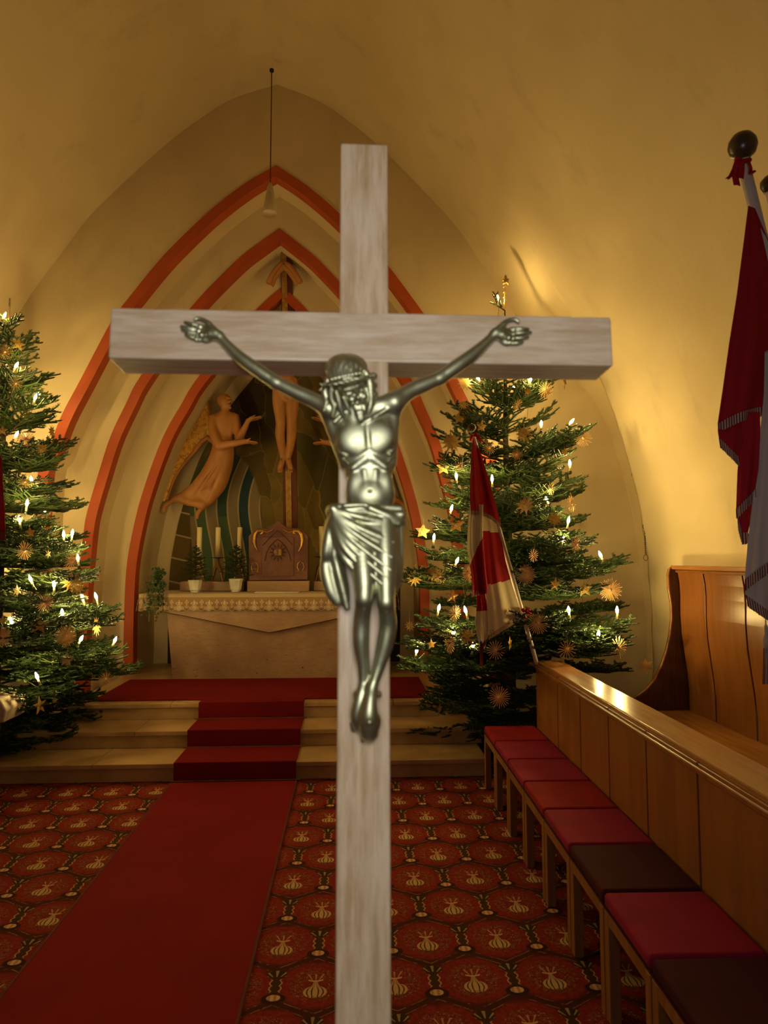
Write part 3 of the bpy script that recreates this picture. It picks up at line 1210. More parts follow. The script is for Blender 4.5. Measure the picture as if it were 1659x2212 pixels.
mb.tube(tpath([(568, 1178), (580, 1165), (592, 1154), (600, 1146), (609, 1154), (622, 1166), (633, 1178)]), 0.004, 8)
mb.tube(tpath([(572, 1212), (576, 1195), (584, 1180), (593, 1170), (600, 1165), (607, 1170), (617, 1181), (625, 1196), (629, 1212)]), 0.0045, 8)
for k in range(12):
    a_ = 2 * PI * k / 12
    mb.tube(tpath([(601 + 11.5 * math.cos(a_), 1193 + 12 * math.sin(a_)), (601 + 18 * math.cos(a_), 1193 + 20 * math.sin(a_))]), [0.0075, 0.003], 8)
mb.build('door_relief', M['copper_dark'], dr)
q = T(601, 1193)
mb = MB().lathe([(0.052, 0), (0.052, 0.012), (0.042, 0.016), (0, 0.018)], (q[0], -0.014, q[1]), 24, axis=Matrix.Rotation(PI / 2, 3, 'X'))
mb.build('door_boss', M['copper'], dr)
q = T(605, 1193)
MB().box((q[0], -0.036, q[1]), (0.030, 0.01, 0.070)).build('lock_plate', M['gold'], dr)
for s in (1, -1):
    def mx_(px):
        return px if s == 1 else 1202 - px
    mb = MB()
    mb.tube(tpath([(mx_(557), 1191), (mx_(551), 1180), (mx_(549), 1168), (mx_(551), 1155), (mx_(557), 1147), (mx_(566), 1147), (mx_(568), 1151), (mx_(563), 1154)], -0.010),
            [0.003, 0.012, 0.018, 0.020, 0.020, 0.016, 0.012, 0.007], 10)
    mb.tube(tpath([(mx_(566), 1147), (mx_(577), 1150), (mx_(586), 1146), (mx_(591), 1143)], -0.010), [0.014, 0.008, 0.008, 0.004], 10)
    mb.build('gilt_scroll', M['gold'], tab)
# letters: alpha and omega
mb = MB()
mb.tube(tpath([(545, 1236), (543, 1226), (545, 1218), (550, 1214), (556, 1218), (558, 1226), (556, 1236)], -0.006), 0.005, 8)
mb.tube(tpath([(545, 1229), (556, 1229)], -0.006), 0.004, 8)
mb.tube(tpath([(553, 1236), (560, 1235)], -0.006), 0.004, 8)
mb.build('alpha_letter', M['gold'], tab)
mb = MB()
mb.tube(tpath([(639, 1234), (647, 1234), (642, 1226), (643, 1218), (649, 1212), (655, 1217), (657, 1226), (652, 1234), (659, 1233)], -0.006), 0.006, 8)
mb.build('omega_letter', M['gold'], tab)

# candles on their holders


def altar_candle(px, ytop, ybot, Y, label, zb):
    top, bot = at(px, ytop, Y), at(px, ybot, Y)
    c = empty('altar_candle', (top[0], Y, bot[2]), label=label, cat='candle', group='altar candles')
    hh = top[2] - bot[2]
    MB().lathe([(0.029, 0), (0.029, hh - 0.004), (0.025, hh), (0, hh - 0.006)], n=20).build('wax', M['candle_wax'], c)
    MB().tube([(0, 0, hh - 0.008), (0.001, 0, hh + 0.008)], 0.0015, 6).build('wick', M['iron'], c)
    hd = empty('candle_holder', (top[0], Y, zb), label=label.replace('tall cream candle', 'bronze pricket foot carrying the tall candle'), cat='candle holder', group='altar candle holders')
    H_ = bot[2] - zb
    MB().lathe([(0, H_ - 0.012), (0.02, H_ - 0.012), (0.078, H_ - 0.004), (0.08, H_), (0.0, H_ - 0.001)], n=24).build('drip_dish', M['iron'], hd)
    MB().tube([(0, 0, H_ - 0.01), (0, 0, H_ * 0.55)], [0.018, 0.022], 10).build('stem', M['bronze'], hd)
    for s in (-1, 1):
        MB().tube([(0, 0, H_ * 0.72), (s * 0.03, 0, H_ * 0.5), (s * 0.06, 0, 0.0)], [0.02, 0.02, 0.014], 10).build('leg', M['bronze'], hd)
    return c


zl = zt_ + 0.108
altar_candle(431.5, 1139, 1204, 7.62, 'tall cream candle rising behind the outer potted tree on the altar', zl)
altar_candle(471.5, 1139, 1204, 7.62, 'tall cream candle between the two potted trees on the altar', zl)
altar_candle(518.5, 1139, 1204, 7.62, 'tall cream candle behind the potted tree next to the tabernacle', zl)
altar_candle(693.5, 1137, 1202, 7.62, 'tall cream candle on the stall side of the tabernacle', zl)


# ------------------------------------------------------------------ needles

def needle_arrays(segs, per_m, nlen, nwid, rg, flat=0.6):
    """segs: list (p0,p1,r). Needles as slim quads round each segment."""
    V, Q = [], []
    base = 0
    for p0, p1 in segs:
        p0, p1 = np.array(p0, float), np.array(p1, float)
        L = np.linalg.norm(p1 - p0)
        if L < 1e-4:
            continue
        n = max(3, int(L * per_m))
        t = (p1 - p0) / L
        a = np.cross(t, [0, 0, 1.0])
        if np.linalg.norm(a) < 1e-3:
            a = np.array([1.0, 0, 0])
        a /= np.linalg.norm(a)
        bb = np.cross(a, t)
        u = rg.uniform(0, 1.0, n)
        th = rg.uniform(-0.35, PI + 0.35, n)            # mostly sides and top
        th = np.where(rg.random(n) < 0.25, rg.uniform(0, 2 * PI, n), th)
        radial = np.cos(th)[:, None] * a + (np.sin(th) * flat)[:, None] * bb
        dirv = radial + t * rg.uniform(0.35, 0.8, n)[:, None]
        dirv /= np.linalg.norm(dirv, axis=1)[:, None]
        side = np.cross(dirv, t)
        side /= (np.linalg.norm(side, axis=1)[:, None] + 1e-9)
        P = p0 + t * (u * L)[:, None]
        ln = nlen * rg.uniform(0.75, 1.15, n)[:, None]
        w = nwid * 0.5
        v = np.stack([P - side * w * 0.7, P + side * w * 0.7, P + dirv * ln * 0.6 + side * w, P + dirv * ln, P + dirv * ln * 0.6 - side * w], 1)
        V.append(v.reshape(-1, 3))
        k = np.arange(n) * 5 + base
        Q.append(np.stack([k, k + 1, k + 2, k + 4], 1))
        Q.append(np.stack([k + 4, k + 2, k + 3, k + 3], 1))
        base += n * 5
    return np.concatenate(V), np.concatenate(Q)


def stems_mesh(segs, radii, n=5):
    mb = MB()
    for (p0, p1), (r0, r1) in zip(segs, radii):
        mb.tube([p0, p1], [r0, r1], n, caps=False)
    return mb


def tri_quads_to_mesh(name, parts, mats):
    """parts: list (V, faces list of tuples array, mat index)"""
    me = bpy.data.meshes.new(name)
    Vs, loops, starts, totals, mis = [], [], [], [], []
    base = 0
    ls = 0
    for V, Qa, mi in parts:
        Vs.append(V)
        for row_k in (Qa,):
            pass
        deg = Qa[:, 2] == Qa[:, 3] if Qa.shape[1] == 4 else np.zeros(len(Qa), bool)
        quads = Qa[~deg]
        tris = Qa[deg][:, :3]
        for arr, k in ((quads, 4), (tris, 3)):
            if len(arr) == 0:
                continue
            loops.append((arr + base).ravel())
            starts.append(ls + np.arange(len(arr)) * k)
            mis.append(np.full(len(arr), mi))
            ls += len(arr) * k
        base += len(V)
    V = np.concatenate(Vs)
    loops = np.concatenate(loops)
    starts = np.concatenate(starts)
    mi = np.concatenate(mis)
    me.vertices.add(len(V))
    me.vertices.foreach_set('co', V.astype(np.float32).ravel())
    me.loops.add(len(loops))
    me.loops.foreach_set('vertex_index', loops.astype(np.int32))
    me.polygons.add(len(starts))
    me.polygons.foreach_set('loop_start', starts.astype(np.int32))
    for m_ in mats:
        me.materials.append(m_)
    me.polygons.foreach_set('material_index', mi.astype(np.int32))
    me.update(calc_edges=True)
    return me


def bough_mesh(name, L, seed, droop=0.0, lift=0.0, per_m=420, nlen=0.021, nwid=0.0026, twig_gap=0.06):
    """fir bough along +X, flat frond in XY"""
    rg = np.random.default_rng(seed)
    segs, rad = [], []

    def curve(p, ang, length, elev, steps, curl):
        pts = [np.array(p, float)]
        for i in range(steps):
            e = elev + curl * (i / steps)
            d = np.array([math.cos(ang) * math.cos(e), math.sin(ang) * math.cos(e), math.sin(e)])
            ang += rg.uniform(-0.05, 0.05)
            pts.append(pts[-1] + d * length / steps)
        return pts

    main = curve((0, 0, 0), 0, L, droop, max(5, int(L / 0.08)), lift)
    M_ = len(main) - 1
    for i in range(M_):
        segs.append((main[i], main[i + 1]))
        rad.append((0.010 * (1 - i / M_) * (0.5 + L) + 0.0022, 0.010 * (1 - (i + 1) / M_) * (0.5 + L) + 0.0022))
    nt_ = int(L / twig_gap)
    for i in range(1, nt_ + 1):
        s = i / (nt_ + 0.6)
        if s < 0.12:
            continue
        k = s * M_
        i0 = min(int(k), M_ - 1)
        p = main[i0] + (main[i0 + 1] - main[i0]) * (k - i0)
        tl = (0.10 + 0.42 * L * (1 - s) ** 0.8) * (0.6 if s < 0.2 else 1.0)
        el = math.asin(max(-1, min(1, (main[i0 + 1] - main[i0])[2] / (L / M_))))
        for sd in (-1, 1):
            if rg.random() < 0.06:
                continue
            a = sd * rg.uniform(0.72, 0.98)
            ln = tl * rg.uniform(0.8, 1.15)
            st_ = max(2, int(ln / 0.07))
            tw = curve(p, a, ln, el + rg.uniform(-0.12, 0.22), st_, rg.uniform(0.0, 0.25))
            for j in range(st_):
                segs.append((tw[j], tw[j + 1]))
                rad.append((0.0035, 0.0022))
            if ln > 0.13:
                for j in range(1, st_ + 1):
                    for s2 in (-1, 1):
                        if rg.random() < 0.15:
                            continue
                        l2 = (0.045 + 0.40 * ln * (1 - j / (st_ + 1))) * rg.uniform(0.75, 1.2)
                        aa = a + s2 * rg.uniform(0.6, 0.95)
                        t2 = curve(tw[j] if j < st_ else tw[j], aa, l2, el + rg.uniform(-0.15, 0.25), 2, 0.1)
                        for w in range(2):
                            segs.append((t2[w], t2[w + 1]))
                            rad.append((0.0022, 0.0016))
    V1, Q1 = needle_arrays(segs, per_m, nlen, nwid, rg)
    mb = stems_mesh(segs, rad, 4)
    V2 = np.array(mb.v)
    Q2 = np.array(mb.f)
    side = [(sg, (0.0062, 0.0050)) for sg, rr in zip(segs[M_:], rad[M_:])]
    mb = stems_mesh([a_[0] for a_ in side], [a_[1] for a_ in side], 5)
    V3, Q3 = np.array(mb.v), np.array(mb.f)
    return tri_quads_to_mesh(name, [(V2, Q2, 1), (V3, Q3, 0), (V1, Q1, 0)], [M['needles'], M['twig']])


BOUGHS = {}
for k, L in enumerate((0.16, 0.30, 0.45, 0.65, 0.85, 1.08)):
    BOUGHS[L] = [bough_mesh('bough', L, 11 + k * 5 + q, droop=(0.12 if L < 0.5 else 0.02), lift=(0.25 if L < 0.5 else 0.18), per_m=(700 if L < 0.4 else 600 if L < 0.7 else 480),
                            nwid=(0.0034 if L < 0.5 else 0.0042)) for q in range(2)]
BL = sorted(BOUGHS)


def add_bough(tree, L, z, az, elev, roll=0.0, r=rnd, org=(0, 0)):
    key = min(BL, key=lambda q: abs(q - L))
    me = r.choice(BOUGHS[key])
    o = bpy.data.objects.new('branch', me)
    s = L / key
    o.scale = (s, s * r.uniform(0.85, 1.1), s)
    o.rotation_mode = 'XYZ'
    R_ = Matrix.Rotation(az, 3, 'Z') @ Matrix.Rotation(-elev, 3, 'Y') @ Matrix.Rotation(roll, 3, 'X')
    o.rotation_euler = R_.to_euler()
    o.location = (org[0], org[1], z)
    link(o, tree)
    return o

# ================================================================== CHRISTMAS TREES
ORD = ['highest', 'second highest', 'third highest', 'fourth highest', 'fifth highest', 'sixth highest', 'seventh highest', 'eighth highest',
       'ninth highest', 'tenth highest', 'eleventh highest', 'twelfth highest', 'thirteenth highest', 'fourteenth highest', 'fifteenth highest',
       'sixteenth highest', 'seventeenth highest', 'eighteenth highest', 'nineteenth highest', 'twentieth highest', 'twenty-first highest',
       'twenty-second highest', 'twenty-third highest', 'twenty-fourth highest', 'twenty-fifth highest']


class Tree:
    def __init__(self, x, y, prof, name_phrase, label, seed):
        self.x, self.y, self.prof, self.phrase = x, y, prof, name_phrase
        self.o = empty('christmas_tree', (x, y, 0), label=label, cat='christmas tree', group='lit christmas trees')
        self.r = random.Random(seed)
        self.n = 0

    def R(self, z):
        zs, rs = zip(*self.prof)
        return float(np.interp(z, zs, rs))

    def surf(self, px, py, k=1.0):
        best, bp = 9e9, None
        for Y in np.linspace(self.y - 1.4, self.y + 0.25, 320):
            q = at(px, py, Y)
            d = math.hypot(q[0] - self.x, (q[1] - self.y))
            rr = self.R(q[2]) * k
            if d <= rr:
                return q
            if d - rr < best:
                best, bp = d - rr, q
        return bp

    def bough_to(self, p):
        dx, dy = p[0] - self.x, p[1] - self.y
        L = math.hypot(dx, dy)
        az = math.atan2(dy, dx)
        zmax = self.prof[-1][0]
        f = min(1, p[2] / zmax)
        elev = -0.10 + 0.45 * f * f
        tipf = 0.17
        z0 = p[2] - 0.035 - L * math.sin(elev + tipf)
        self.add(max(0.13, L * 1.04), max(0.15, z0), az, elev)

    def add(self, L, z, az, elev, roll=None):
        if self.n >= 99:
            return
        self.n += 1
        add_bough(self.o, L, z, az, elev, self.r.uniform(-0.15, 0.15) if roll is None else roll, self.r)


RP = [(0.15, 0.95), (0.6, 1.08), (1.1, 1.13), (1.5, 1.05), (1.8, 0.92), (2.3, 0.74), (2.8, 0.66), (3.2, 0.47), (3.5, 0.33), (3.8, 0.17), (4.02, 0.06)]
LP_ = [(0.15, 0.95), (0.6, 1.05), (1.1, 1.12), (1.5, 1.02), (1.8, 0.90), (2.3, 0.72), (2.8, 0.60), (3.2, 0.45), (3.5, 0.32), (3.8, 0.17), (4.02, 0.06)]
TR = Tree(1.45, 5.92, RP, 'fir by the stalls', 'tall fir with lights and straw stars, standing at the end of the wooden stalls', 21)
TL = Tree(-3.08, 5.86, LP_, 'fir opposite the stalls', 'tall decorated fir across the altar steps from the wooden stalls', 33)

BULBS_R = [(1078, 643), (1035, 815), (1145, 819), (1231, 909), (1169, 914), (1231, 1000), (986, 1027), (1063, 1033), (1183, 1077), (974, 1097),
           (1227, 1123), (1215, 1163), (937, 1160), (985, 1210), (1299, 1197), (947, 1311), (1007, 1317), (1229, 1316), (1333, 1317), (1292, 1368),
           (981, 1362), (1021, 1391), (899, 1404)]
BULBS_L = [(8, 680), (33, 788), (75, 857), (33, 937), (69, 1035), (58, 1086), (43, 1121), (138, 1154), (156, 1150), (169, 1204), (68, 1249), (117, 1262),
           (180, 1290), (209, 1287), (135, 1322), (27, 1341), (173, 1378), (246, 1382), (82, 1459)]
# straw stars: px, py, radius px, turn about the vertical, rays, ray length variation
STRAW_R = [(1260, 946, 20, 0.2, 24), (1057, 967, 16, 0.3, 18), (1179, 842, 19, 0.4, 22), (1118, 874, 14, 0.8, 16), (991, 1005, 15, 0.5, 18), (1117, 981, 13, 0.3, 16),
           (1190, 1055, 15, 1.0, 18), (1235, 1087, 20, 1.05, 20), (1245, 1176, 22, 1.05, 24), (1152, 1200, 16, 0.9, 16), (1136, 1241, 23, 0.1, 30), (1318, 1274, 25, 0.2, 32),
           (1162, 1347, 25, 0.2, 26), (970, 1390, 24, 0.95, 28), (1071, 1405, 22, 0.3, 18), (1225, 1403, 23, 0.3, 14), (1336, 1398, 25, 0.95, 22), (1079, 1506, 25, 0.1, 24),
           (1014, 1240, 18, 0.5, 22), (983, 1325, 19, 0.8, 20), (950, 1245, 17, 0.3, 22)]
STRAW_L = [(33, 828, 16, 0.3, 14), (57, 950, 20, 0.4, 26), (53, 1190, 21, 0.6, 24), (155, 1213, 20, 0.8, 22), (97, 1303, 22, 0.5, 24), (142, 1374, 24, 0.1, 34),
           (4, 1376, 22, 0.2, 34), (228, 1467, 17, 0.5, 20), (54, 1040, 17, 0.4, 20), (10, 760, 18, 0.4, 22)]
# flat gold stars: px, py, r, points, inner ratio, turn, glitter
GOLD_R = [(991, 904, 15, 5, .45, .3, 0), (1040, 921, 13, 5, .5, .2, 1), (958, 1010, 17, 5, .5, .1, 1), (913, 1148, 17, 5, .5, .1, 1), (985, 1132, 20, 5, .5, .1, 1),
          (1199, 1262, 16, 5, .45, .8, 1), (1263, 1273, 18, 5, .45, .1, 1), (976, 1288, 16, 5, .45, .2, 1), (1220, 976, 10, 6, .5, .5, 0), (1395, 1438, 17, 6, .5, .2, 0),
          (950, 1533, 17, 5, .45, 1.2, 0), (1102, 1390, 18, 5, .45, 1.3, 1), (1220, 825, 18, 6, .45, 1.3, 0), (1140, 846, 10, 6, .5, .3, 1), (932, 1392, 12, 5, .45, .4, 0)]
SUN_R = [(1005, 827, 18, 11, .5, .1, 0), (1000, 874, 12, 11, .5, .2, 1), (975, 955, 26, 12, .5, .1, 0), (1132, 938, 19, 12, .6, .2, 1), (1135, 1091, 23, 10, .5, .1, 1),
         (1197, 1121, 17, 12, .6, .3, 1), (895, 1249, 19, 11, .5, .1, 1), (934, 1238, 20, 12, .55, .3, 1), (1012, 1376, 21, 12, .55, .2, 1), (885, 1352, 13, 10, .5, .4, 0)]
GOLD_L = [(39, 744, 16, 5, .45, .2, 1), (37, 1276, 14, 6, .5, .9, 1), (83, 1350, 22, 5, .45, .1, 1), (144, 1425, 16, 5, .45, .1, 0), (86, 1524, 22, 5, .4, .9, 0),
          (118, 1513, 8, 5, .45, .2, 0), (262, 1449, 13, 6, .45, .4, 0), (240, 1342, 15, 6, .4, 1.2, 0), (5, 1340, 11, 5, .45, .1, 1), (5, 930, 12, 5, .45, .1, 1), (65, 1150, 12, 5, .5, .4, 1), (104, 1196, 12, 6, .4, 1.0, 0)]
SUN_L = [(90, 970, 14, 12, .55, .2, 1), (112, 932, 16, 10, .5, 1.1, 0), (155, 1257, 24, 12, .55, .2, 1), (167, 1268, 19, 12, .55, .3, 1), (208, 1352, 23, 12, .55, 1.15, 0)]

_bulb_cache = {}


def make_bulb(p, label, group, r):
    o = empty('candle_light', p, label=label, cat='light', group=group)
    if not _bulb_cache:
        mb = MB().lathe([(0.0035, 0), (0.0085, 0.006), (0.0112, 0.018), (0.0100, 0.030), (0.005, 0.046), (0.0, 0.056)], n=12)
        a_ = mb.build('bulb', M['bulb'], o)
        mb = MB().lathe([(0, -0.045), (0.008, -0.045), (0.008, 0.0), (0, 0.0)], n=10)
        b_ = mb.build('candle_tube', M['bulb_body'], o)
        mb = MB().lathe([(0, -0.062), (0.011, -0.060), (0.012, -0.045), (0, -0.045)], n=10).box((0, 0, -0.066), (0.03, 0.008, 0.012))
        c_ = mb.build('clip', M['clip'], o)
        _bulb_cache.update(bulb=a_.data, candle_tube=b_.data, clip=c_.data)
    else:
        for k in ('bulb', 'candle_tube', 'clip'):
            c_ = bpy.data.objects.new(k, _bulb_cache[k])
            link(c_, o)
    o.rotation_euler = (r.gauss(0, 0.22), r.gauss(0, 0.22), r.uniform(0, 6))
    return o


def straw_star(p, R_, turn, n, label, group, r, face):
    mb = MB()
    for tier, (off_, fac) in enumerate(((0.0, 1.0), (0.004, 0.9))):
        for k in range(n // 2 + 1):
            a_ = 2 * PI * (k + 0.5 * tier) / (n // 2 + 1)
            rr = R_ * fac * r.uniform(0.9, 1.04)
            d = Vector((math.cos(a_), 0, math.sin(a_)))
            side = Vector((-math.sin(a_), 0, math.cos(a_)))
            w = max(0.0016, R_ * 0.026)
            y_ = off_ + r.uniform(-0.002, 0.002)
            p0, p1 = d * 0.004, d * rr
            vs = [p0 - side * w, p0 + side * w, p1 + side * w * 1.2, p1 - side * w * 1.2]
            vs = [v + Vector((0, y_ - 0.0006, 0)) for v in vs] + [v + Vector((0, y_ + 0.0006 + 0.004 * 0, 0)) for v in vs]
            mb.add(vs, [(0, 1, 2, 3), (7, 6, 5, 4), (0, 4, 5, 1), (1, 5, 6, 2), (2, 6, 7, 3), (3, 7, 4, 0)])
    mb.lathe([(0, -0.006), (R_ * 0.13, -0.004), (R_ * 0.16, 0), (R_ * 0.13, 0.006), (0, 0.008)], n=10, axis=Matrix.Rotation(PI / 2, 3, 'X'))
    o = mb.build('straw_star', M['straw'] if r.random() < 0.7 else M['straw_red'], loc=p)
    o.rotation_euler = (r.uniform(-.15, .15), r.uniform(0, 1), face + turn * r.choice((-1, 1)))
    tag(o, label, 'straw star', group)
    th = MB().tube([(0, 0.002, 0), (0.002, 0.01, R_ + 0.035)], 0.0006, 4).build('thread', M['thread'], o)
    th.rotation_euler = (0, -o.rotation_euler[1], 0)
    return o


def flat_star(p, R_, n, inner, turn, glit, label, group, r, face, name, cat):
    poly = []
    for k in range(2 * n):
        a_ = PI / 2 + PI * k / n
        rr = R_ if k % 2 == 0 else R_ * inner
        poly.append((rr * math.cos(a_), rr * math.sin(a_)))
    n2 = len(poly)
    t = 0.003
    vs = [(0, -t, 0), (0, t, 0)] + [(x_, 0, z_) for x_, z_ in poly]
    fs = []
    for i in range(n2):
        j = (i + 1) % n2
        fs += [(0, 2 + j, 2 + i), (1, 2 + i, 2 + j)]
    o = MB().add(vs, fs).build(name, M['glitter'] if glit else M['card_gold'], loc=p)
    o.rotation_euler = (r.uniform(-.1, .1), r.uniform(-.12, .12), face + turn * r.choice((-1, 1)))
    tag(o, label, cat, group)
    MB().tube([(0, 0, R_ * 0.95), (0.0, 0.01, R_ + 0.05)], 0.0006, 4).build('thread', M['thread'], o)
    return o


def decorate(T_, bulbs, straws, golds, suns):
    r = T_.r
    # bulbs, each on its own bough
    P = [T_.surf(px, py + 0, 1.02) for px, py in bulbs]
    order = sorted(range(len(P)), key=lambda i: -P[i][2])
    rank = {i: k for k, i in enumerate(order)}
    for i, p in enumerate(P):
        make_bulb(Vector(p) - Vector((0, 0, 0.025)), 'small glowing candle light on the %s, %s of its lights' % (T_.phrase, ORD[rank[i]]), 'candle lights on the ' + T_.phrase, r)
        T_.bough_to(p + np.array([0, 0, -0.055]))
    # cable
    rest = [P[i] for i in order]
    tour = [rest.pop(0)]
    while rest:
        j = min(range(len(rest)), key=lambda q: np.linalg.norm(rest[q] - tour[-1]))
        tour.append(rest.pop(j))
    path = []
    for a_, b_ in zip(tour[:-1], tour[1:]):
        sag = 0.10 + 0.05 * np.linalg.norm(a_ - b_)
        inw = np.array([T_.x, T_.y, 0.0])
        for f in (0, 0.2, 0.4, 0.6, 0.8):
            q = a_ * (1 - f) + b_ * f - np.array([0, 0, 0.088 + sag * 4 * f * (1 - f) * 0.6])
            q[:2] = q[:2] + (inw[:2] - q[:2]) * (0.25 * 4 * f * (1 - f))
            path.append(q)
    path.append(tour[-1] - np.array([0, 0, 0.088]))
    mb = MB().tube(path, 0.0016, 5)
    tag(mb.build('light_cable', M['cable']), 'thin dark green cable linking the candle lights of the ' + T_.phrase, 'cable')

    def deco(lst, fn, phrase, group):
        Q = [T_.surf(q[0], q[1], 1.10) for q in lst]
        od = sorted(range(len(Q)), key=lambda i: -Q[i][2])
        rk = {i: k for k, i in enumerate(od)}
        for i, (q, p) in enumerate(zip(lst, Q)):
            depth = float((p - EYE) @ FWD)
            R_ = q[2] * depth / F
            face = math.atan2(p[0], p[1]) * -1.0
            fn(Vector(p), R_, q, '%s on the %s, %s of its kind' % (phrase, T_.phrase, ORD[rk[i]]), group + ' on the ' + T_.phrase, face)
            if i % 2 == 0 and T_.n < 70:
                T_.bough_to(p + np.array([0, 0.04, R_ + 0.03]))
    deco(straws, lambda p, R_, q, lb, g, fc: straw_star(p, R_, q[3], q[4], lb, g, r, fc), 'fine-rayed straw star', 'straw stars')
    deco(golds, lambda p, R_, q, lb, g, fc: flat_star(p, R_, q[3], q[4], q[5], q[6], lb, g, r, fc, 'gold_star', 'star ornament'), 'flat gold star', 'gold stars')
    deco(suns, lambda p, R_, q, lb, g, fc: flat_star(p, R_, q[3], q[4], q[5], q[6], lb, g, r, fc, 'sun_star', 'star ornament'), 'many-pointed gold sun star', 'sun stars')
    # fill whorls
    zmax = T_.prof[-1][0]
    left = 99 - T_.n
    # lights on the far side of the tree
    HB = ['topmost', 'second', 'third', 'fourth', 'lowest']
    for k in (range(5) if T_.x < 0 else (0, 4)):
        f = (k + .5) / 5 if T_.x < 0 else (0.05 + k * 0.06)
        z_ = 3.5 - 2.7 * f
        az = (1.25 + (k * 0.83) % 1.5) if T_.x < 0 else (1.1 + (k * 0.83) % 1.3)
        rr = T_.R(z_) * 0.85
        make_bulb((T_.x + rr * math.cos(az), T_.y + min(rr * math.sin(az), 0.60), z_),
                  'light on the wall side of the %s, %s one from the top' % (T_.phrase, HB[k]) if 0 < k < 4 else 'light on the wall side of the %s, %s of them' % (T_.phrase, HB[k]),
                  'candle lights on the wall side of the ' + T_.phrase, r)
    zs = []
    k = 0
    while k < left:
        f = (k + 0.5) / left
        zs.append(0.12 + (zmax - 0.35) * (f ** 1.35))
        k += 1
    for i, z_ in enumerate(zs):
        az = i * 2.399963 + r.uniform(-0.25, 0.25)
        front = -math.sin(az)               # towards the camera
        Lr = T_.R(z_ + 0.1) * r.uniform(0.80, 1.0)
        if front < -0.3:
            Lr = min(Lr, 0.66)
        f = z_ / zmax
        elev = -0.14 + 0.5 * f * f + r.uniform(-0.07, 0.07)
        T_.add(max(0.14, Lr), z_ - Lr * math.sin(elev + .15) * 0.3, az, elev)
    # trunk and stand
    mb = MB().tube([(0, 0, 0.05), (0.01, 0, 1.5), (-0.01, 0, 2.8), (0, 0, zmax + 0.02)], [0.055, 0.04, 0.025, 0.006], 10)
    mb.build('trunk', M['bark'], T_.o)
    MB().lathe([(0.0, 0.0), (0.20, 0.0), (0.19, 0.03), (0.08, 0.06), (0.075, 0.20), (0, 0.20)], n=20).build('stand', M['clip'], T_.o)


decorate(TR, BULBS_R, STRAW_R, GOLD_R, SUN_R)
decorate(TL, BULBS_L, STRAW_L, GOLD_L, SUN_L)

# tree-top ornament of the stall-side fir
tp = at(1090, 640, 5.92)
tt = empty('tree_topper', tp, label='small brown and gold bow on a twisted gold wire at the tip of the fir', cat='ornament')
q0, q1 = at(1090, 668, 5.92) - tp, at(1090, 622, 5.92) - tp
mb = MB()
mb.tube([Vector(q0), Vector(q1)], 0.004, 6)
for k in range(5):
    f = k / 4
    c_ = Vector(q0) * (1 - f) + Vector(q1) * f
    mb.tube([c_ + Vector((0.012 * math.cos(a_), 0.012 * math.sin(a_), a_ * 0.002)) for a_ in np.linspace(0, 2 * PI, 9)], 0.0025, 5)
mb.build('gold_wire', M['gold'], tt)
mb = MB()
c_ = Vector(at(1092, 608, 5.92) - tp)
for ax_, az_ in ((-0.030, 0.012), (0.030, 0.022), (-0.024, -0.030), (0.030, -0.032), (0.0, 0.062)):
    mb.tube([c_, c_ + Vector((ax_ * .6, -0.012, az_ * .6)), c_ + Vector((ax_, 0, az_))], [0.010, 0.014, 0.005], 8)
mb.build('bow', M['card_gold'], tt)

# potted firs on the altar


def potted_fir(pxc, ytop, ypot, ybase, pw, spread, Y, label, seed, zb):
    b_ = at(pxc, ybase, Y)
    o = empty('potted_fir', (b_[0], Y, zb), label=label, cat='potted tree', group='potted firs on the altar')
    top = at(pxc, ytop, Y)[2] - zb
    pz = at(pxc, ypot, Y)[2] - zb
    sc_ = Y / F
    w = pw * sc_ / 2
    MB().lathe([(0, 0), (w * .62, 0), (w * .66, pz * .12), (w * .80, pz * .2), (w * .98, pz * .85), (w * 1.04, pz * .88), (w * 1.04, pz), (w * .9, pz), (w * .85, pz * .9), (0, pz * .9)], n=8, smooth=False).build('pot', M['white_pot'], o, bevel=0.002)
    segs = []
    rg = np.random.default_rng(seed)
    segs.append(((0, 0, pz * .9), (0, 0, top)))
    Rm = spread * sc_ / 2
    hh = top - pz
    for k in range(46):
        f = (k + 0.5) / 46
        z_ = pz + hh * (0.02 + 0.86 * f)
        a_ = k * 2.39996
        L = Rm * (1 - f) ** 0.8 * rg.uniform(0.75, 1.05) + 0.012
        d = np.array([math.cos(a_), math.sin(a_), 0.15 + .35 * f])
        p0 = np.array([0, 0, z_])
        p1 = p0 + d * L
        segs.append((p0, p1))
        for s in (-1, 1):
            for t in (0.4, 0.7):
                aa = a_ + s * 0.8
                q0 = p0 + d * L * t
                segs.append((q0, q0 + np.array([math.cos(aa), math.sin(aa), 0.15]) * L * 0.4))
    V, Q = needle_arrays(segs, 900, 0.014, 0.0026, rg)
    mb = stems_mesh(segs, [(0.003, 0.002)] * len(segs), 4)
    me = tri_quads_to_mesh('foliage', [(np.array(mb.v), np.array(mb.f), 1), (V, Q, 0)], [M['needles'], M['twig']])
    link(bpy.data.objects.new('foliage', me), o)
    return o


potted_fir(421, 1170, 1253, 1279, 29, 70, 7.22, 'bushy little fir in a white pot, the one further from the tabernacle', 5, ZT + 0.012)
potted_fir(509, 1169, 1250, 1275, 29, 72, 7.30, 'bushy little fir in a white pot right beside the copper tabernacle', 9, ZT + 0.012)

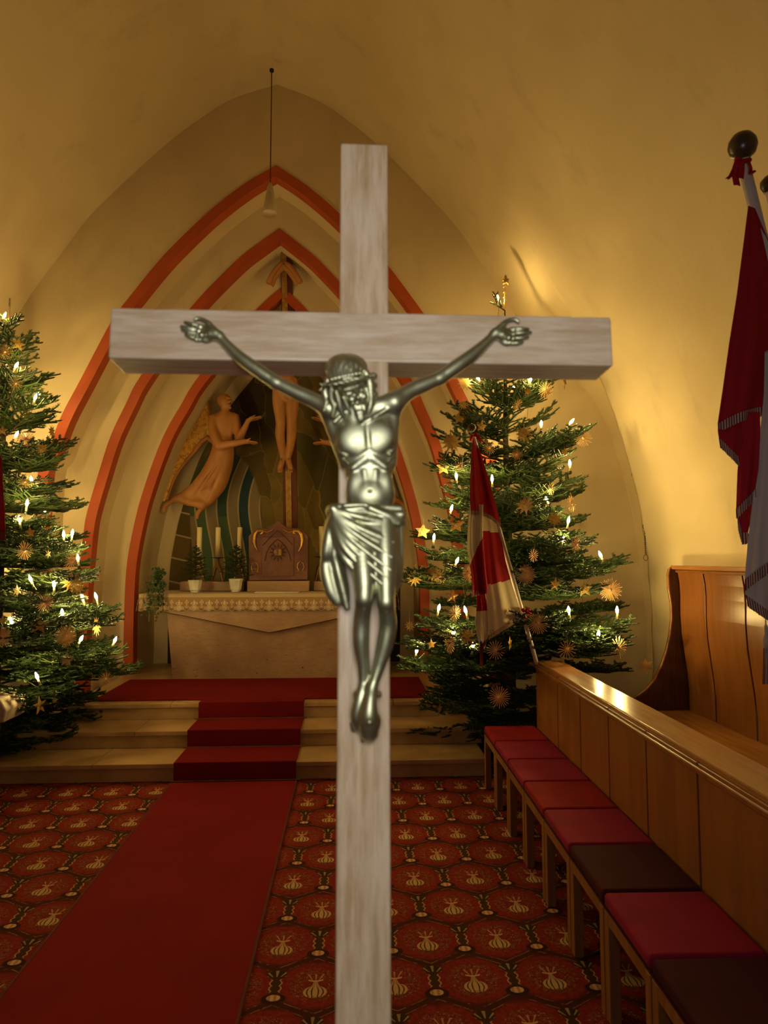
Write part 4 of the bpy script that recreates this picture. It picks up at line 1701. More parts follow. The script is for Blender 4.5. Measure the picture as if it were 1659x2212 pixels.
# ivy hanging over the altar corner
ip = at(343, 1284, 6.98)
iv = empty('ivy_plant', (ip[0], 6.99, ZT + 0.01), label='trailing green ivy in a small pot spilling over the outer corner of the altar cloth', cat='ivy')
MB().lathe([(0, 0), (0.045, 0), (0.06, 0.09), (0.055, 0.09), (0, 0.08)], n=16).build('pot', M['white_pot'], iv)
mb = MB()
rg = random.Random(3)
st_ = MB()
for s in range(34):
    a_ = rg.uniform(0, 2 * PI)
    up = rg.uniform(0.05, 0.26)
    rad_ = rg.uniform(0.03, 0.11)
    drop = rg.uniform(0.12, 0.36)
    if rg.random() < 0.35:
        up, drop = rg.uniform(0.18, 0.28), 0.0
        rad_ *= 0.5
    fw_ = -abs(math.sin(a_)) - 0.25
    pts = [Vector((0, 0, 0.07)), Vector((rad_ * .4 * math.cos(a_), rad_ * .3 * fw_, up * .7)), Vector((rad_ * math.cos(a_), rad_ * fw_ - 0.01, up * .9 if drop == 0 else up * .6)),
           Vector((rad_ * 1.1 * math.cos(a_), rad_ * fw_ - 0.08, up - drop * .5 if drop else up)), Vector((rad_ * math.cos(a_) * 1.15, rad_ * fw_ - 0.09, up * 1.05 if drop == 0 else 0.05 - drop))]
    st_.tube(pts, 0.002, 5)
    for k in range(16):
        t = rg.uniform(0.2, 1) * (len(pts) - 1)
        i0 = min(int(t), len(pts) - 2)
        c_ = pts[i0].lerp(pts[i0 + 1], t - i0)
        sz = rg.uniform(0.010, 0.018)
        Rm_ = Euler((rg.uniform(0.6, 1.9), rg.uniform(-.6, .6), rg.uniform(-1, 1))).to_matrix()
        shp = [(0, -1), (.7, -.5), (.9, .1), (.4, .3), (0, 1.1), (-.4, .3), (-.9, .1), (-.7, -.5)]
        c2 = c_ + Vector((rg.uniform(-1, 1), rg.uniform(-1, .3), rg.uniform(-1, 1))) * 0.016
        vs = [c2 + Rm_ @ Vector((x_ * sz, y_ * sz, 0.002 * abs(x_))) for x_, y_ in shp]
        mb.add(vs, [tuple(range(8))])
mb.build('leaves', M['ivy'], iv)
st_.build('stems', M['twig'], iv)

# ================================================================== CARVED FIGURES BEHIND THE ALTAR

def fig_prims(lst, plane, unit):
    """lst rows in pixels: ('cap', (px,py,h), (px,py,h), r0, r1[,k]) or ('ell', (px,py,h), (rx,ry,rz), roll[,k])"""
    out = []
    for e in lst:
        op = 'u'
        if e[0].startswith('-'):
            op = 's'
        kd = e[0].strip('-')
        if kd == 'chain':
            rows = []
            for p, r_ in zip(e[1], e[2]):
                p0, s0 = plane(*p)
                rows.append(np.r_[p0, r_ * s0])
            rows = np.array(rows)
            n_ = len(rows)
            Z = []
            for i in range(n_ - 1):
                a0, a1, a2, a3 = rows[max(i - 1, 0)], rows[i], rows[i + 1], rows[min(i + 2, n_ - 1)]
                for t in np.linspace(0, 1, 7, endpoint=False):
                    Z.append(0.5 * (2 * a1 + (a2 - a0) * t + (2 * a0 - 5 * a1 + 4 * a2 - a3) * t * t + (3 * a1 - a0 - 3 * a2 + a3) * t ** 3))
            Z.append(rows[-1])
            out.append((op, 'chain', np.array(Z), (e[3] or 5) * unit))
            continue
        if kd == 'cap':
            p0, s0 = plane(*e[1])
            p1, s1 = plane(*e[2])
            row = [op, 'cap', p0, p1, e[3] * s0, e[4] * s1]
            if len(e) > 5:
                row.append(e[5] * unit)
        else:
            p0, s0 = plane(*e[1])
            a_ = e[3]
            Rm_ = [[math.cos(a_), 0, math.sin(a_)], [0, 1, 0], [-math.sin(a_), 0, math.cos(a_)]]
            row = [op, 'ell', p0, tuple(v * s0 for v in e[2]), Rm_]
            if len(e) > 4:
                row.append(e[4] * unit)
        out.append(tuple(row))
    return out


YA_ = 7.92


def planeA(px, py, h=0):
    Y = YA_ - h * YA_ / F
    return at(px, py, Y), Y / F


def angel_prims():
    L = []
    # head looking up, with hair at the back
    L += [('ell', (486, 867, 22), (12.5, 12, 16), 0.15, 3), ('ell', (482, 864, 20), (13, 12, 14), 0.2, 3), ('cap', (494, 868, 32), (499, 866, 34), 3.2, 2.2, 2),
          ('cap', (493, 878, 26), (497, 881, 26), 5, 3.5, 3), ('cap', (490, 858, 31), (498, 861, 29), 2.5, 2.0, 2), ('cap', (492, 874, 31), (498, 875, 30), 1.8, 1.5, 1.5)]
    L += chain([(486, 878, 20), (486, 893, 20)], [8, 9])
    # chest and back
    L += [('ell', (484, 918, 20), (26, 17, 30), -0.05, 8), ('ell', (482, 952, 20), (21, 15, 28), -0.08, 8), ('cap', (464, 905, 20), (505, 903, 18), 11, 11, 8)]
    # robe, swinging down and out to the hem
    L += chain([(482, 965, 20), (478, 1000, 20), (462, 1035, 18)], [22, 24, 24], 8)
    L += chain([(476, 985, 18), (452, 1030, 16), (420, 1060, 13), (378, 1079, 11)], [20, 21, 15, 6], 8)
    L += chain([(486, 980, 18), (474, 1035, 16), (458, 1065, 13), (438, 1095, 11)], [16, 19, 16, 6], 8)
    L += [('cap', (440, 1045, 15), (408, 1082, 11), 16, 9, 8), ('cap', (385, 1080, 12), (436, 1094, 12), 6, 6, 6), ('cap', (410, 1070, 12), (450, 1075, 14), 10, 14, 8)]
    L += [('-cap', (470, 1000, 46), (415, 1080, 28), 3, 4, 3), ('-cap', (480, 1010, 46), (445, 1085, 30), 3, 4, 3)]
    # arms
    L += chain([(460, 907, 22), (462, 935, 34), (474, 963, 42)], [11, 10.5, 9.5], 4)
    L += chain([(474, 963, 42), (500, 959, 48), (527, 954, 50)], [9.5, 8, 5.5], 4)
    L += chain([(507, 903, 16), (513, 925, 20), (517, 947, 26)], [10, 9.5, 9], 4)
    L += chain([(517, 947, 26), (527, 928, 32), (536, 909, 34)], [9, 7, 5], 4)
    # hands: palm, four fingers, thumb
    L += chain([(527, 954, 50), (536, 954, 50)], [5.5, 5.0], 2)
    for dy, dh, ln in ((-2.0, 4, 17), (0.0, 1, 19), (1.6, -2, 17), (3.0, -5, 13)):
        L += [('cap', (537, 954 + dy * .6, 50 + dh), (538 + ln, 957 + dy, 50 + dh), 2.2, 1.3, 1)]
    L += [('cap', (531, 952, 53), (541, 947, 57), 2.2, 1.5, 1)]
    L += chain([(536, 909, 34), (544, 904, 34)], [5.0, 5.0], 2)
    for dy, dh, ln in ((-1.5, 4, 18), (0.0, 1, 20), (1.6, -2, 18), (3.2, -5, 13)):
        L += [('cap', (545, 905 + dy, 34 + dh), (546 + ln, 901 + dy * 1.5, 34 + dh), 2.2, 1.3, 1)]
    L += [('cap', (540, 903, 36), (551, 897, 38), 2.2, 1.5, 1)]
    # feet
    L += chain([(377, 1078, 10), (366, 1086, 10), (356, 1093, 10), (353, 1103, 12)], [5, 4.5, 5.5, 3.5], 3)
    L += chain([(440, 1093, 10), (433, 1102, 10), (427, 1108, 10), (425, 1116, 12)], [5, 4.5, 5.5, 3.5], 3)
    for k in range(3):
        L += [('cap', (354 + k * 1.8, 1100, 12), (351 + k * 2.4, 1108, 13), 1.8, 1.3, 1), ('cap', (425 + k * 2.0, 1112, 12), (423 + k * 2.6, 1120, 13), 1.8, 1.3, 1)]
    return L


unitA = YA_ / F
Va, Qa = sdf_mesh(fig_prims(angel_prims(), planeA, unitA), 0.0062, 5 * unitA)
wing_out = [(448, 853), (436, 868), (421, 888), (404, 915), (389, 946), (377, 976), (367, 1008), (358, 1038), (352, 1066), (351, 1082)]
wing_in = [(357, 1084), (363, 1077), (368, 1058), (377, 1036), (389, 1015), (404, 996), (421, 976), (436, 958), (446, 948), (456, 950), (462, 940), (458, 915), (452, 902), (450, 880)]
XMIR = (at(622, 1000, 7.95)[0])


def make_angel(flip, label):
    mir = (lambda X: 2 * XMIR - X) if flip else (lambda X: X)
    base = at(480, 980, YA_)
    loc = Vector((mir(base[0]), YA_, base[2]))
    root = empty('angel_carving', loc, label=label, cat='angel sculpture', group='carved angels beside the painted wall cross')
    V = Va.copy()
    V[:, 0] = mir(V[:, 0])
    V -= np.array(loc)
    Q = Qa[:, ::-1] if flip else Qa
    np_mesh('body', V, Q, M['carved_wood'], root)
    poly = []
    for px, py in wing_out + wing_in:
        q = at(px, py, YA_ + 0.02)
        poly.append((mir(q[0]) - loc[0], q[2] - loc[2]))
    if flip:
        poly = poly[::-1]
    w = MB().prism(poly, 0.05, Matrix.Translation((0, -0.02, 0))).build('wing', M['gilded'], root)
    # wooden rim of the wing along its inner side
    pts = []
    for px, py in [(448, 853), (451, 880), (453, 903), (460, 905)]:
        q = at(px, py, YA_)
        pts.append((mir(q[0]) - loc[0], -0.012, q[2] - loc[2]))
    pts2 = []
    for px, py in [(462, 955), (448, 946), (436, 955), (421, 975), (404, 995), (389, 1014), (377, 1035), (368, 1058), (362, 1080)]:
        q = at(px, py, YA_)
        pts2.append((mir(q[0]) - loc[0], -0.012, q[2] - loc[2]))
    mb = MB().tube(pts2, [0.03, 0.036, 0.032, 0.026, 0.022, 0.018, 0.016, 0.015, 0.013], 8).tube(pts, [0.012, 0.014, 0.018, 0.02], 8)
    mb.build('wing_rim', M['carved_wood'], w)
    return root


make_angel(False, 'carved wooden angel with golden wing, arms held out, floating above the potted firs')
make_angel(True, 'carved wooden angel on the stall side of the wall crucifix, partly hidden')

# large wall crucifix, leaning forward under the arch
C_top = at(617, 540, 7.34)
C_bot = at(627, 1150, 7.95)


def wc(px, py, h=0):
    """point on the front face of the leaning post"""
    nrm = np.cross(C_top - C_bot, [1.0, 0, 0])
    nrm /= np.linalg.norm(nrm)
    if nrm[1] > 0:
        nrm = -nrm
    d = ray(px, py)
    P0 = C_bot + nrm * (h * 7.7 / F)
    t = ((P0 - EYE) @ nrm) / (d @ nrm)
    return EYE + d * t, t / F


wcx = empty('wall_crucifix', C_bot, label='tall carved wooden crucifix leaning forward under the inner arch behind the tabernacle', cat='crucifix')
CB = C_bot


def quadbar(name, rows, mat, thick, parent, h=0):
    """rows: (py, pxl, pxr)"""
    fr_, bk = [], []
    for py, a_, b_ in rows:
        pa, pb = wc(a_, py, h)[0] - CB, wc(b_, py, h)[0] - CB
        fr_.append((pa, pb))
    vs, fs = [], []
    for pa, pb in fr_:
        vs += [pa, pb, pb + np.array([0, thick, 0]), pa + np.array([0, thick, 0])]
    for i in range(len(fr_) - 1):
        for k in range(4):
            a_, b_ = i * 4 + k, i * 4 + (k + 1) % 4
            fs.append((a_, b_, b_ + 4, a_ + 4))
    fs += [(3, 2, 1, 0), tuple(range(len(vs) - 4, len(vs)))]
    return MB().add(vs, fs).build(name, mat, parent)


post = quadbar('post', [(538, 606, 630), (800, 609, 637), (1150, 612, 643)], M['cross_red'], 0.07, wcx)
quadbar('gold_strip', [(536, 606.5, 618), (800, 613, 625), (1150, 618.5, 630.5)], M['cross_gold'], 0.012, post, 2.2)
quadbar('arm_beam', [(752, 520, 716), (778, 520, 716)], M['cross_red'], 0.06, wcx, 0.5)
# halo ring
hc, hs = wc(613, 683, 6)
MB().tube([hc - CB + np.array([43 * hs * math.cos(a_), 0, 43 * hs * math.sin(a_)]) for a_ in np.linspace(0, 2 * PI, 49)], 0.004, 6, caps=False).build('halo', M['gold'], wcx)
# scroll board nailed to the top
mb = MB()
for s in (-1, 1):
    cen = [(612, 566), (603, 573), (594, 583), (586, 597), (580, 612)] if s < 0 else [(613, 566), (623, 572), (633, 583), (642, 596), (649, 610)]
    rows = []
    for i, (px, py) in enumerate(cen):
        f = i / 4
        wv = 15 - 2 * f
        dxp, dyp = (0.78, 0.62) if s < 0 else (-0.78, 0.62)
        a_ = wc(px, py, 10 + 9 * f)[0] - CB
        b_ = wc(px + dxp * wv, py + dyp * wv, 10 + 3 * f)[0] - CB
        rows.append([a_, (a_ + b_) / 2 + np.array([0, -0.012, 0]), b_])
    mb.grid(rows)
    a_ = [wc(px, py, 12 + 9 * i / 4)[0] - CB for i, (px, py) in enumerate(cen)]
    mb.tube(a_, [0.012, 0.016, 0.018, 0.02, 0.024], 8)
o = mb.build('title_scroll', M['carved_wood'], wcx, solid=0.02)
MB().lathe([(0, 0), (0.012, 0), (0.008, 0.012), (0, 0.014)], wc(612, 573, 14)[0] - CB, 10, axis=Matrix.Rotation(PI / 2, 3, 'X')).build('nail', M['brass'], wcx)

B = []
B += [('ell', (613, 700, 24), (13, 14, 17), 0, 4), ('cap', (613, 712, 24), (613, 728, 18), 7, 8, 4), ('cap', (613, 705, 36), (613, 711, 38), 2.5, 2.5, 2)]
B += [('ell', (614, 750, 16), (24, 15, 26), 0, 8), ('ell', (615, 785, 16), (19, 13, 26), 0, 8), ('ell', (616, 818, 16), (20, 14, 22), 0, 8)]
B += chain([(594, 738, 16), (566, 744, 16), (530, 748, 14)], [9, 7.5, 5], 4) + chain([(634, 738, 16), (664, 744, 16), (702, 748, 14)], [9, 7.5, 5], 4)
for s, hx in ((-1, 524), (1, 708)):
    for dy in (-4, -1.5, 1, 3.5):
        B += [('cap', (hx, 748 + dy * .6, 14), (hx + s * 12, 748 + dy, 13), 2.3, 1.5, 1)]
    B += [('cap', (hx - s * 2, 744, 15), (hx + s * 4, 738, 17), 2.2, 1.5, 1)]
B += chain([(604, 828, 16), (603, 870, 20), (606, 912, 24), (605, 935, 18), (608, 965, 14), (611, 990, 12)], [15, 14, 10.5, 10.5, 8.5, 5.5], 4)
B += chain([(629, 828, 16), (631, 870, 20), (630, 912, 24), (630, 935, 18), (627, 965, 14), (622, 990, 12)], [15, 14, 10.5, 10.5, 8.5, 5.5], 4)
B += chain([(611, 990, 12), (608, 1003, 18), (604, 1012, 20)], [5.5, 6, 5], 3) + chain([(622, 990, 12), (625, 1003, 18), (628, 1012, 20)], [5.5, 6, 5], 3)
for k in range(4):
    B += [('cap', (602 + k * 2.6, 1010, 20), (601 + k * 2.6, 1020, 19), 1.8, 1.4, 1), ('cap', (623 + k * 2.4, 1010, 20), (623 + k * 2.6, 1020, 19), 1.8, 1.4, 1)]
Vc, Qc = sdf_mesh(fig_prims(B, wc, 7.8 / F), 0.0062, 5 * 7.8 / F)
fig = np_mesh('figure', Vc - CB, Qc, M['carved_wood'], wcx)
Lc = [('ell', (616, 838, 17), (26, 18, 34), 0, 6), ('cap', (598, 815, 24), (634, 850, 30), 6, 5, 4), ('cap', (594, 835, 24), (622, 866, 28), 5, 5, 4), ('cap', (636, 820, 22), (630, 866, 28), 6, 5, 4)]
Vc, Qc = sdf_mesh(fig_prims(Lc, wc, 7.8 / F), 0.007, 5 * 7.8 / F)
np_mesh('loincloth', Vc - CB, Qc, M['carved_wood'], fig)
for nx, ny in ((607, 992), (623, 991)):
    MB().lathe([(0, 0), (0.012, 0), (0.010, 0.012), (0, 0.016)], wc(nx, ny, 20)[0] - CB, 10, axis=Matrix.Rotation(PI / 2, 3, 'X')).build('foot_nail', M['brass'], fig)

# hanging lamp
lt = at(582, 148, 6.30)
l0, l1 = at(583, 395, 6.30), at(583, 462, 6.30)
lam = empty('pendant_lamp', (l1[0], 6.30, l1[2]), label='slim cone-shaped pendant lamp hanging on a long cable in front of the arches', cat='lamp')
hh = l0[2] - l1[2]
MB().lathe([(0.070, 0), (0.072, 0.012), (0.050, hh * .5), (0.030, hh * .85), (0.010, hh), (0, hh)], n=28).lathe([(0.064, 0.002), (0.064, 0.006), (0, 0.006)], n=28).build('shade', M['lamp_white'], lam)
MB().tube([(0, 0, hh), (0, 0, lt[2] - l1[2] - 0.02)], 0.006, 6).build('cable', M['cross_red'], lam)
MB().lathe([(0, 0), (0.022, 0), (0.022, 0.02), (0, 0.03)], (0, 0, lt[2] - l1[2] - 0.03), 16).build('ceiling_hook', M['iron'], lam)

# chain with a ring on the stall-side wall, and a small box in the niche
c0 = at(1391, 1103, 5.83)
c1 = at(1395, 1208, 5.80)
ch = empty('wall_chain', c0, label='thin metal pull chain with a ring hanging at the edge of the window niche', cat='chain')
mb = MB()
n = 22
for k in range(n):
    f = k / n
    c_ = Vector((c1 - c0) * f * 0.93)
    ring = []
    for a_ in np.linspace(0, 2 * PI, 9):
        v = Vector((0.006 * math.cos(a_), 0, 0.013 * math.sin(a_)))
        if k % 2:
            v = Vector((0, v.x, v.z))
        ring.append(c_ + v)
    mb.tube(ring, 0.0018, 5, caps=False)
mb.build('links', M['iron'], ch)
for ff, rr in ((0.33, 0.016), (0.97, 0.020)):
    MB().tube([Vector((c1 - c0) * ff) + Vector((rr * math.cos(a_), 0, rr * 1.3 * math.sin(a_))) for a_ in np.linspace(0, 2 * PI, 17)], 0.003, 6, caps=False).build('ring', M['bronze'], ch)
q = at(1372, 1021, 5.93)
o = MB().box(q, (0.05, 0.06, 0.055)).build('wall_box', M['iron'], bevel=0.004)
tag(o, 'small dark box fixed at the edge of the window niche above the chain', 'box')

# ================================================================== STALLS AND STOOLS
RA = -0.020
par = empty('panelled_screen', (1.42, 4.84, 0), RA, 'low oak panelled partition with wide polished top rail behind the row of stools', 'partition')
# local: +Y runs towards the altar, stalls extend to -Y
L_ = 5.6
zr = 0.93
MB().box((0.0, -L_ / 2, 0.46), (0.022, L_, 0.90)).build('back_board', M['wood'], par)
ys_ = [-0.0, -0.51, -0.96, -1.41, -1.87, -2.33, -2.79, -3.25, -3.71, -4.17, -4.63, -5.09, -5.55]
for a_, b_ in zip(ys_[:-1], ys_[1:]):
    MB().box((-0.020, (a_ + b_) / 2, 0.462), (0.020, abs(b_ - a_) - 0.012, 0.895)).build('panel', M['wood'], par, bevel=0.003)
MB().box((0.005, 0.012, 0.46), (0.07, 0.024, 0.90)).build('end_post', M['wood'], par, bevel=0.003)
MB().box((0.078, -L_ / 2 + 0.01, zr - 0.016), (0.186, L_ + 0.05, 0.032)).build('top_rail', M['wood_h'], par, bevel=0.007, seg=3)
MB().box((0.0, -L_ / 2, zr - 0.045), (0.085, L_ - 0.01, 0.026)).build('rail_moulding', M['wood'], par, bevel=0.006)
MB().box((0.13, -L_ / 2, 0.02 + 0.44), (0.02, L_ - .1, 0.0201)).build('shelf_rail', M['wood'], par)

# wall bench with curved back
YB = 5.12
bn = empty('choir_bench', (2.4, YB, 0), 0, 'high-backed oak choir bench with curved panelled back along the side wall', 'bench')


def XZ(px, py, Y=YB):
    q = at(px, py, Y)
    return (q[0] - 2.4, q[2])


bp = [XZ(1461, 1236), XZ(1465, 1258), XZ(1467, 1285), XZ(1467, 1325), XZ(1470, 1368), XZ(1476, 1410), XZ(1482, 1450), XZ(1486, 1490), XZ(1487, 1534)]
bp = [(x_, z_) for x_, z_ in bp]
zs_ = XZ(1486, 1534)[1]
joints = [5.11, 4.725, 4.24, 3.755, 3.27, 2.785, 2.30, 1.815, 1.33, 0.845, 0.36, -0.125, -0.61]
MB().box((0.285 + 0.012, -2.9, (zs_ + 1.6) / 2), (0.02, 5.7, 1.6 - zs_)).build('backing_board', M['groove'], bn)
for a_, b_ in zip(joints[:-1], joints[1:]):
    poly = bp + [(0.335, zs_), (0.335, bp[0][1])]
    fr_ = Matrix.Translation((0, b_ - YB + 0.008, 0))
    MB().prism(poly, a_ - b_ - 0.016, fr_).build('back_plank', M['wood'], bn, bevel=0.003)
tx, tz = XZ(1456, 1229)
MB().box((tx + 0.085, -2.86, tz + 0.012), (0.21, 5.76, 0.030)).build('top_ledge', M['wood_h'], bn, bevel=0.006)
MB().box((tx + 0.060, -2.86, tz - 0.016), (0.10, 5.74, 0.028)).build('ledge_moulding', M['wood'], bn, bevel=0.008)
MB().box((-0.02, -2.86, zs_ - 0.02), (0.64, 5.72, 0.04)).build('seat', M['wood_h'], bn, bevel=0.006)
MB().box((-0.02, -2.86, (zs_ - 0.04) / 2), (0.56, 5.70, zs_ - 0.04)).build('seat_base', M['wood'], bn)
sp = [(1455, 1223), (1448, 1229), (1445, 1242), (1447, 1275), (1452, 1305), (1453, 1335), (1449, 1372), (1441, 1408), (1430, 1440), (1415, 1470), (1398, 1490), (1382, 1502), (1368, 1509)]
spx = [XZ(*p) for p in sp]
poly = spx + [(spx[-1][0], 0.0), (0.335, 0.0), (0.335, spx[0][1])]
e_ = MB().prism(poly, 0.045, Matrix.Translation((0, 0.0, 0))).build('end_panel', M['wood_dark'], bn, bevel=0.003)
MB().tube([(x_ - 0.002, 0.010, z_) for x_, z_ in spx], 0.010, 8).build('edge_moulding', M['wood_h'], e_)

# stools


def make_stool(mat):
    o = empty('stool', (0, 0, 0))
    S_, W_ = 0.385, 0.40
    for sx_ in (-1, 1):
        for sy_ in (-1, 1):
            MB().box((sx_ * (S_ / 2 - 0.022), sy_ * (W_ / 2 - 0.024), 0.195), (0.042, 0.042, 0.39)).build('leg', M['leg_wood'], o, bevel=0.003)
    for sx_ in (-1, 1):
        MB().box((sx_ * (S_ / 2 - 0.013), 0, 0.375), (0.022, W_ - 0.09, 0.055)).build('apron', M['leg_wood'], o, bevel=0.002)
    for sy_ in (-1, 1):
        MB().box((0, sy_ * (W_ / 2 - 0.014), 0.375), (S_ - 0.09, 0.022, 0.055)).build('apron', M['leg_wood'], o, bevel=0.002)
    mb = MB()
    nx = 13
    P = []
    for i in range(nx):
        row = []
        for j in range(nx):
            u, v = -1 + 2 * i / (nx - 1), -1 + 2 * j / (nx - 1)
            crown = 0.008 * (1 - u ** 4) * (1 - v ** 4)
            row.append((u * (S_ / 2), v * (W_ / 2 - 0.002), 0.452 + crown))
        P.append(row)
    top = np.array(P)
    # rounded box cushion
    mb.box((0, 0, 0.426), (S_, W_ - 0.004, 0.050))
    c_ = mb.build('cushion', mat, o, bevel=0.016, seg=4)
    mb = MB()
    mb.box((0, 0, 0.4015), (S_ + 0.002, W_ - 0.002, 0.006))
    mb.build('piping', M['seat_maroon'], c_)
    return o


def copy_tree(o, parent=None, mat=None):
    c = o.copy()
    C.objects.link(c)
    c.parent = parent
    for ch_ in list(o.children):
        copy_tree(ch_, c)
    return c


protos = {}
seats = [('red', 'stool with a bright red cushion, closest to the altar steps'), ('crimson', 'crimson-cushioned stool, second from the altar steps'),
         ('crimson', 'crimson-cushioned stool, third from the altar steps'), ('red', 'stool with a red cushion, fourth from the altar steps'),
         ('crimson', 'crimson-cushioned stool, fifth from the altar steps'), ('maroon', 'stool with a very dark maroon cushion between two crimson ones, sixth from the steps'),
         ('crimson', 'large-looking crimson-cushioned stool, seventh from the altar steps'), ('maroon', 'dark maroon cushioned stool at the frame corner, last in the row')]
for i, (mt, lb) in enumerate(seats):
    Yc = 4.705 - 0.4035 * i
    Xc = 1.192 - 0.020 * (4.85 - Yc)
    if mt not in protos:
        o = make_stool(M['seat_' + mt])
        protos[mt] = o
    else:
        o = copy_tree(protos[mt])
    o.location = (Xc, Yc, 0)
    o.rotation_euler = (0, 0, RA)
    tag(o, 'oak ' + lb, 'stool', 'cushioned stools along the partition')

# cream-covered stool at the foot of the opposite fir
q = at(-8, 1512, 4.75)
o = empty('covered_stand', (q[0] - 0.12, 4.75, 0), label='low stand under a cream cloth cover, cut off at the foot of the fir', cat='stand')
zt2, zb2 = q[2], at(-8, 1566, 4.75)[2]
xr = at(12, 1540, 4.75)[0] - (q[0] - 0.12)
pl = [(-0.2, zb2), (xr - 0.012, zb2 + 0.012), (xr, zt2 - 0.07), (xr - 0.045, zt2), (-0.2, zt2)]
MB().prism(pl, 0.30).build('cover', M['cream_cover'], o, bevel=0.012, seg=3)
for sx_ in (-0.15, 0.0):
    for sy_ in (0.04, 0.26):
        MB().box((sx_, sy_, zb2 / 2 + 0.005), (0.03, 0.03, zb2)).build('leg', M['leg_wood'], o)

# ================================================================== FLAGS

def poly_at(pl, t):
    """point on pixel polyline at parameter t (by index)"""
    k = t * (len(pl) - 1)
    i = min(int(k), len(pl) - 2)
    f = k - i
    return [pl[i][j] * (1 - f) + pl[i + 1][j] * f for j in range(len(pl[0]))]


def cloth(name, L, Rr, mats, parent, org, nu=40, nv=40, amp=0.02, waves=3.0, ph=0.0, pick=None, sag=0.0):
    """L, Rr: polylines (px, py, Y) from top to bottom for the two side edges"""
    P = []
    for j in range(nv + 1):
        v = j / nv
        a_, b_ = poly_at(L, v), poly_at(Rr, v)
        row = []
        for i in range(nu + 1):
            u = i / nu
            px, py, Y = [a_[k] * (1 - u) + b_[k] * u for k in range(3)]
            py += sag * math.sin(PI * u) * v
            Y += amp * (0.25 + 0.75 * v) * (math.sin(2 * PI * waves * u + ph + 0.8 * v) + 0.35 * math.sin(2 * PI * waves * 2.3 * u + 1.3))
            row.append(at(px, py, Y) - org)
        P.append(row)
    P = np.array(P)
    me = MB().grid(P)
    o = me.build(name, mats, parent, solid=0.0025)
    if pick:
        k = 0
        for j in range(nv):
            for i in range(nu):
                o.data.polygons[k].material_index = pick((i + .5) / nu, (j + .5) / nv)
                k += 1
    return o, P


def fringe(name, pts, length, parent, org, m1, m2, down=(0, 0, -1), gap=0.0045, w=0.0040, block=1):
    """threads hanging from a line of world points"""
    pts = [np.array(p) for p in pts]
    d = np.r_[0, np.cumsum([np.linalg.norm(b - a) for a, b in zip(pts[:-1], pts[1:])])]
    n = int(d[-1] / gap)
    mb = MB()
    A = np.array(pts)
    dn = np.array(down, float)
    dn /= np.linalg.norm(dn)
    rg = random.Random(len(name) + n)
    for k in range(n):
        s = (k + .5) / n * d[-1]
        p = np.array([np.interp(s, d, A[:, j]) for j in range(3)])
        s2 = min(d[-1], s + w)
        p2 = np.array([np.interp(s2, d, A[:, j]) for j in range(3)])
        e = (p2 - p)
        e = e / (np.linalg.norm(e) + 1e-9) * w * 0.5
        q = p + dn * length * rg.uniform(0.93, 1.04) + e * rg.uniform(-.5, .5)
        th = np.array([0, -0.0012, 0])
        vs = [p - e + th, p + e + th, q + e + th, q - e + th, p - e - th, p + e - th, q + e - th, q - e - th]
        mb.add(vs, [(0, 3, 2, 1), (4, 5, 6, 7), (0, 1, 5, 4), (1, 2, 6, 5), (2, 3, 7, 6), (3, 0, 4, 7)], (k // block) % 2)
    return mb.build(name, [m1, m2], parent)


def tassel_end(P, v=-1):
    return P[v]


# ---- rear flag at the end of the partition
F0 = at(1160, 1437, 4.90)
Ft = at(1021, 938, 4.74)
dr_ = (Ft - F0)
foot_ = F0 - dr_ * ((F0[2] - 0.01) / dr_[2])
fl = empty('leaning_flag', foot_, label='red and cream flag leaning at the end of the partition in front of the fir', cat='flag')
O = foot_
MB().tube([foot_ - O, Ft - O], [0.0175, 0.016], 14).build('pole', M['pole_white'], fl)
fc = at(1019, 924, 4.74) - O
MB().lathe([(0, -0.032), (0.018, -0.028), (0.031, -0.008), (0.032, 0.006), (0.024, 0.024), (0, 0.033)], fc, 20).build('finial', M['finial_wood'], fl)
mb = MB()
b0 = Vector(at(1024, 941, 4.70) - O)
for dx, dz in ((-0.03, -0.04), (0.035, -0.035), (0.022, 0.012), (0.05, -0.055)):
    mb.tube([b0, b0 + Vector((dx * .6, -0.012, dz * .3 + .01)), b0 + Vector((dx, -0.004, dz))], [0.008, 0.011, 0.006], 6)
mb.build('top_ribbon', M['ribbon_red'], fl)
mb = MB()
b0 = Vector(at(1131, 1324, 4.83) - O)
for dx, dz in ((0.05, 0.02), (0.06, -0.008), (0.015, -0.045), (-0.02, 0.02)):
    mb.tube([b0, b0 + Vector((dx * .5, -0.014, dz + .012)), b0 + Vector((dx, -0.004, dz))], [0.008, 0.012, 0.006], 6)
mb.build('tie_ribbon', M['ribbon_red'], fl)
Yf = 4.72
# lower checked field
o, P = cloth('checked_cloth', [(1040, 1090, Yf), (1042, 1150, Yf), (1047, 1245, Yf), (1052, 1310, Yf), (1055, 1372, Yf)],
             [(1066, 1090, Yf + .06), (1080, 1150, Yf + .08), (1096, 1232, Yf + .08), (1112, 1280, Yf + .09), (1127, 1327, Yf + .10)],
             [M['flag_cream'], M['flag_red']], fl, O, 60, 80, 0.012, 1.3, 0.5,
             pick=lambda u, v: 1 if 0.235 + 0.02 * u < v < 0.575 + 0.03 * u and u > 0.02 else 0)
fringe('fringe', [p + O - O for p in P[-1]], 0.036, fl, O, M['fringe_red'], M['flag_cream'], gap=0.0042)
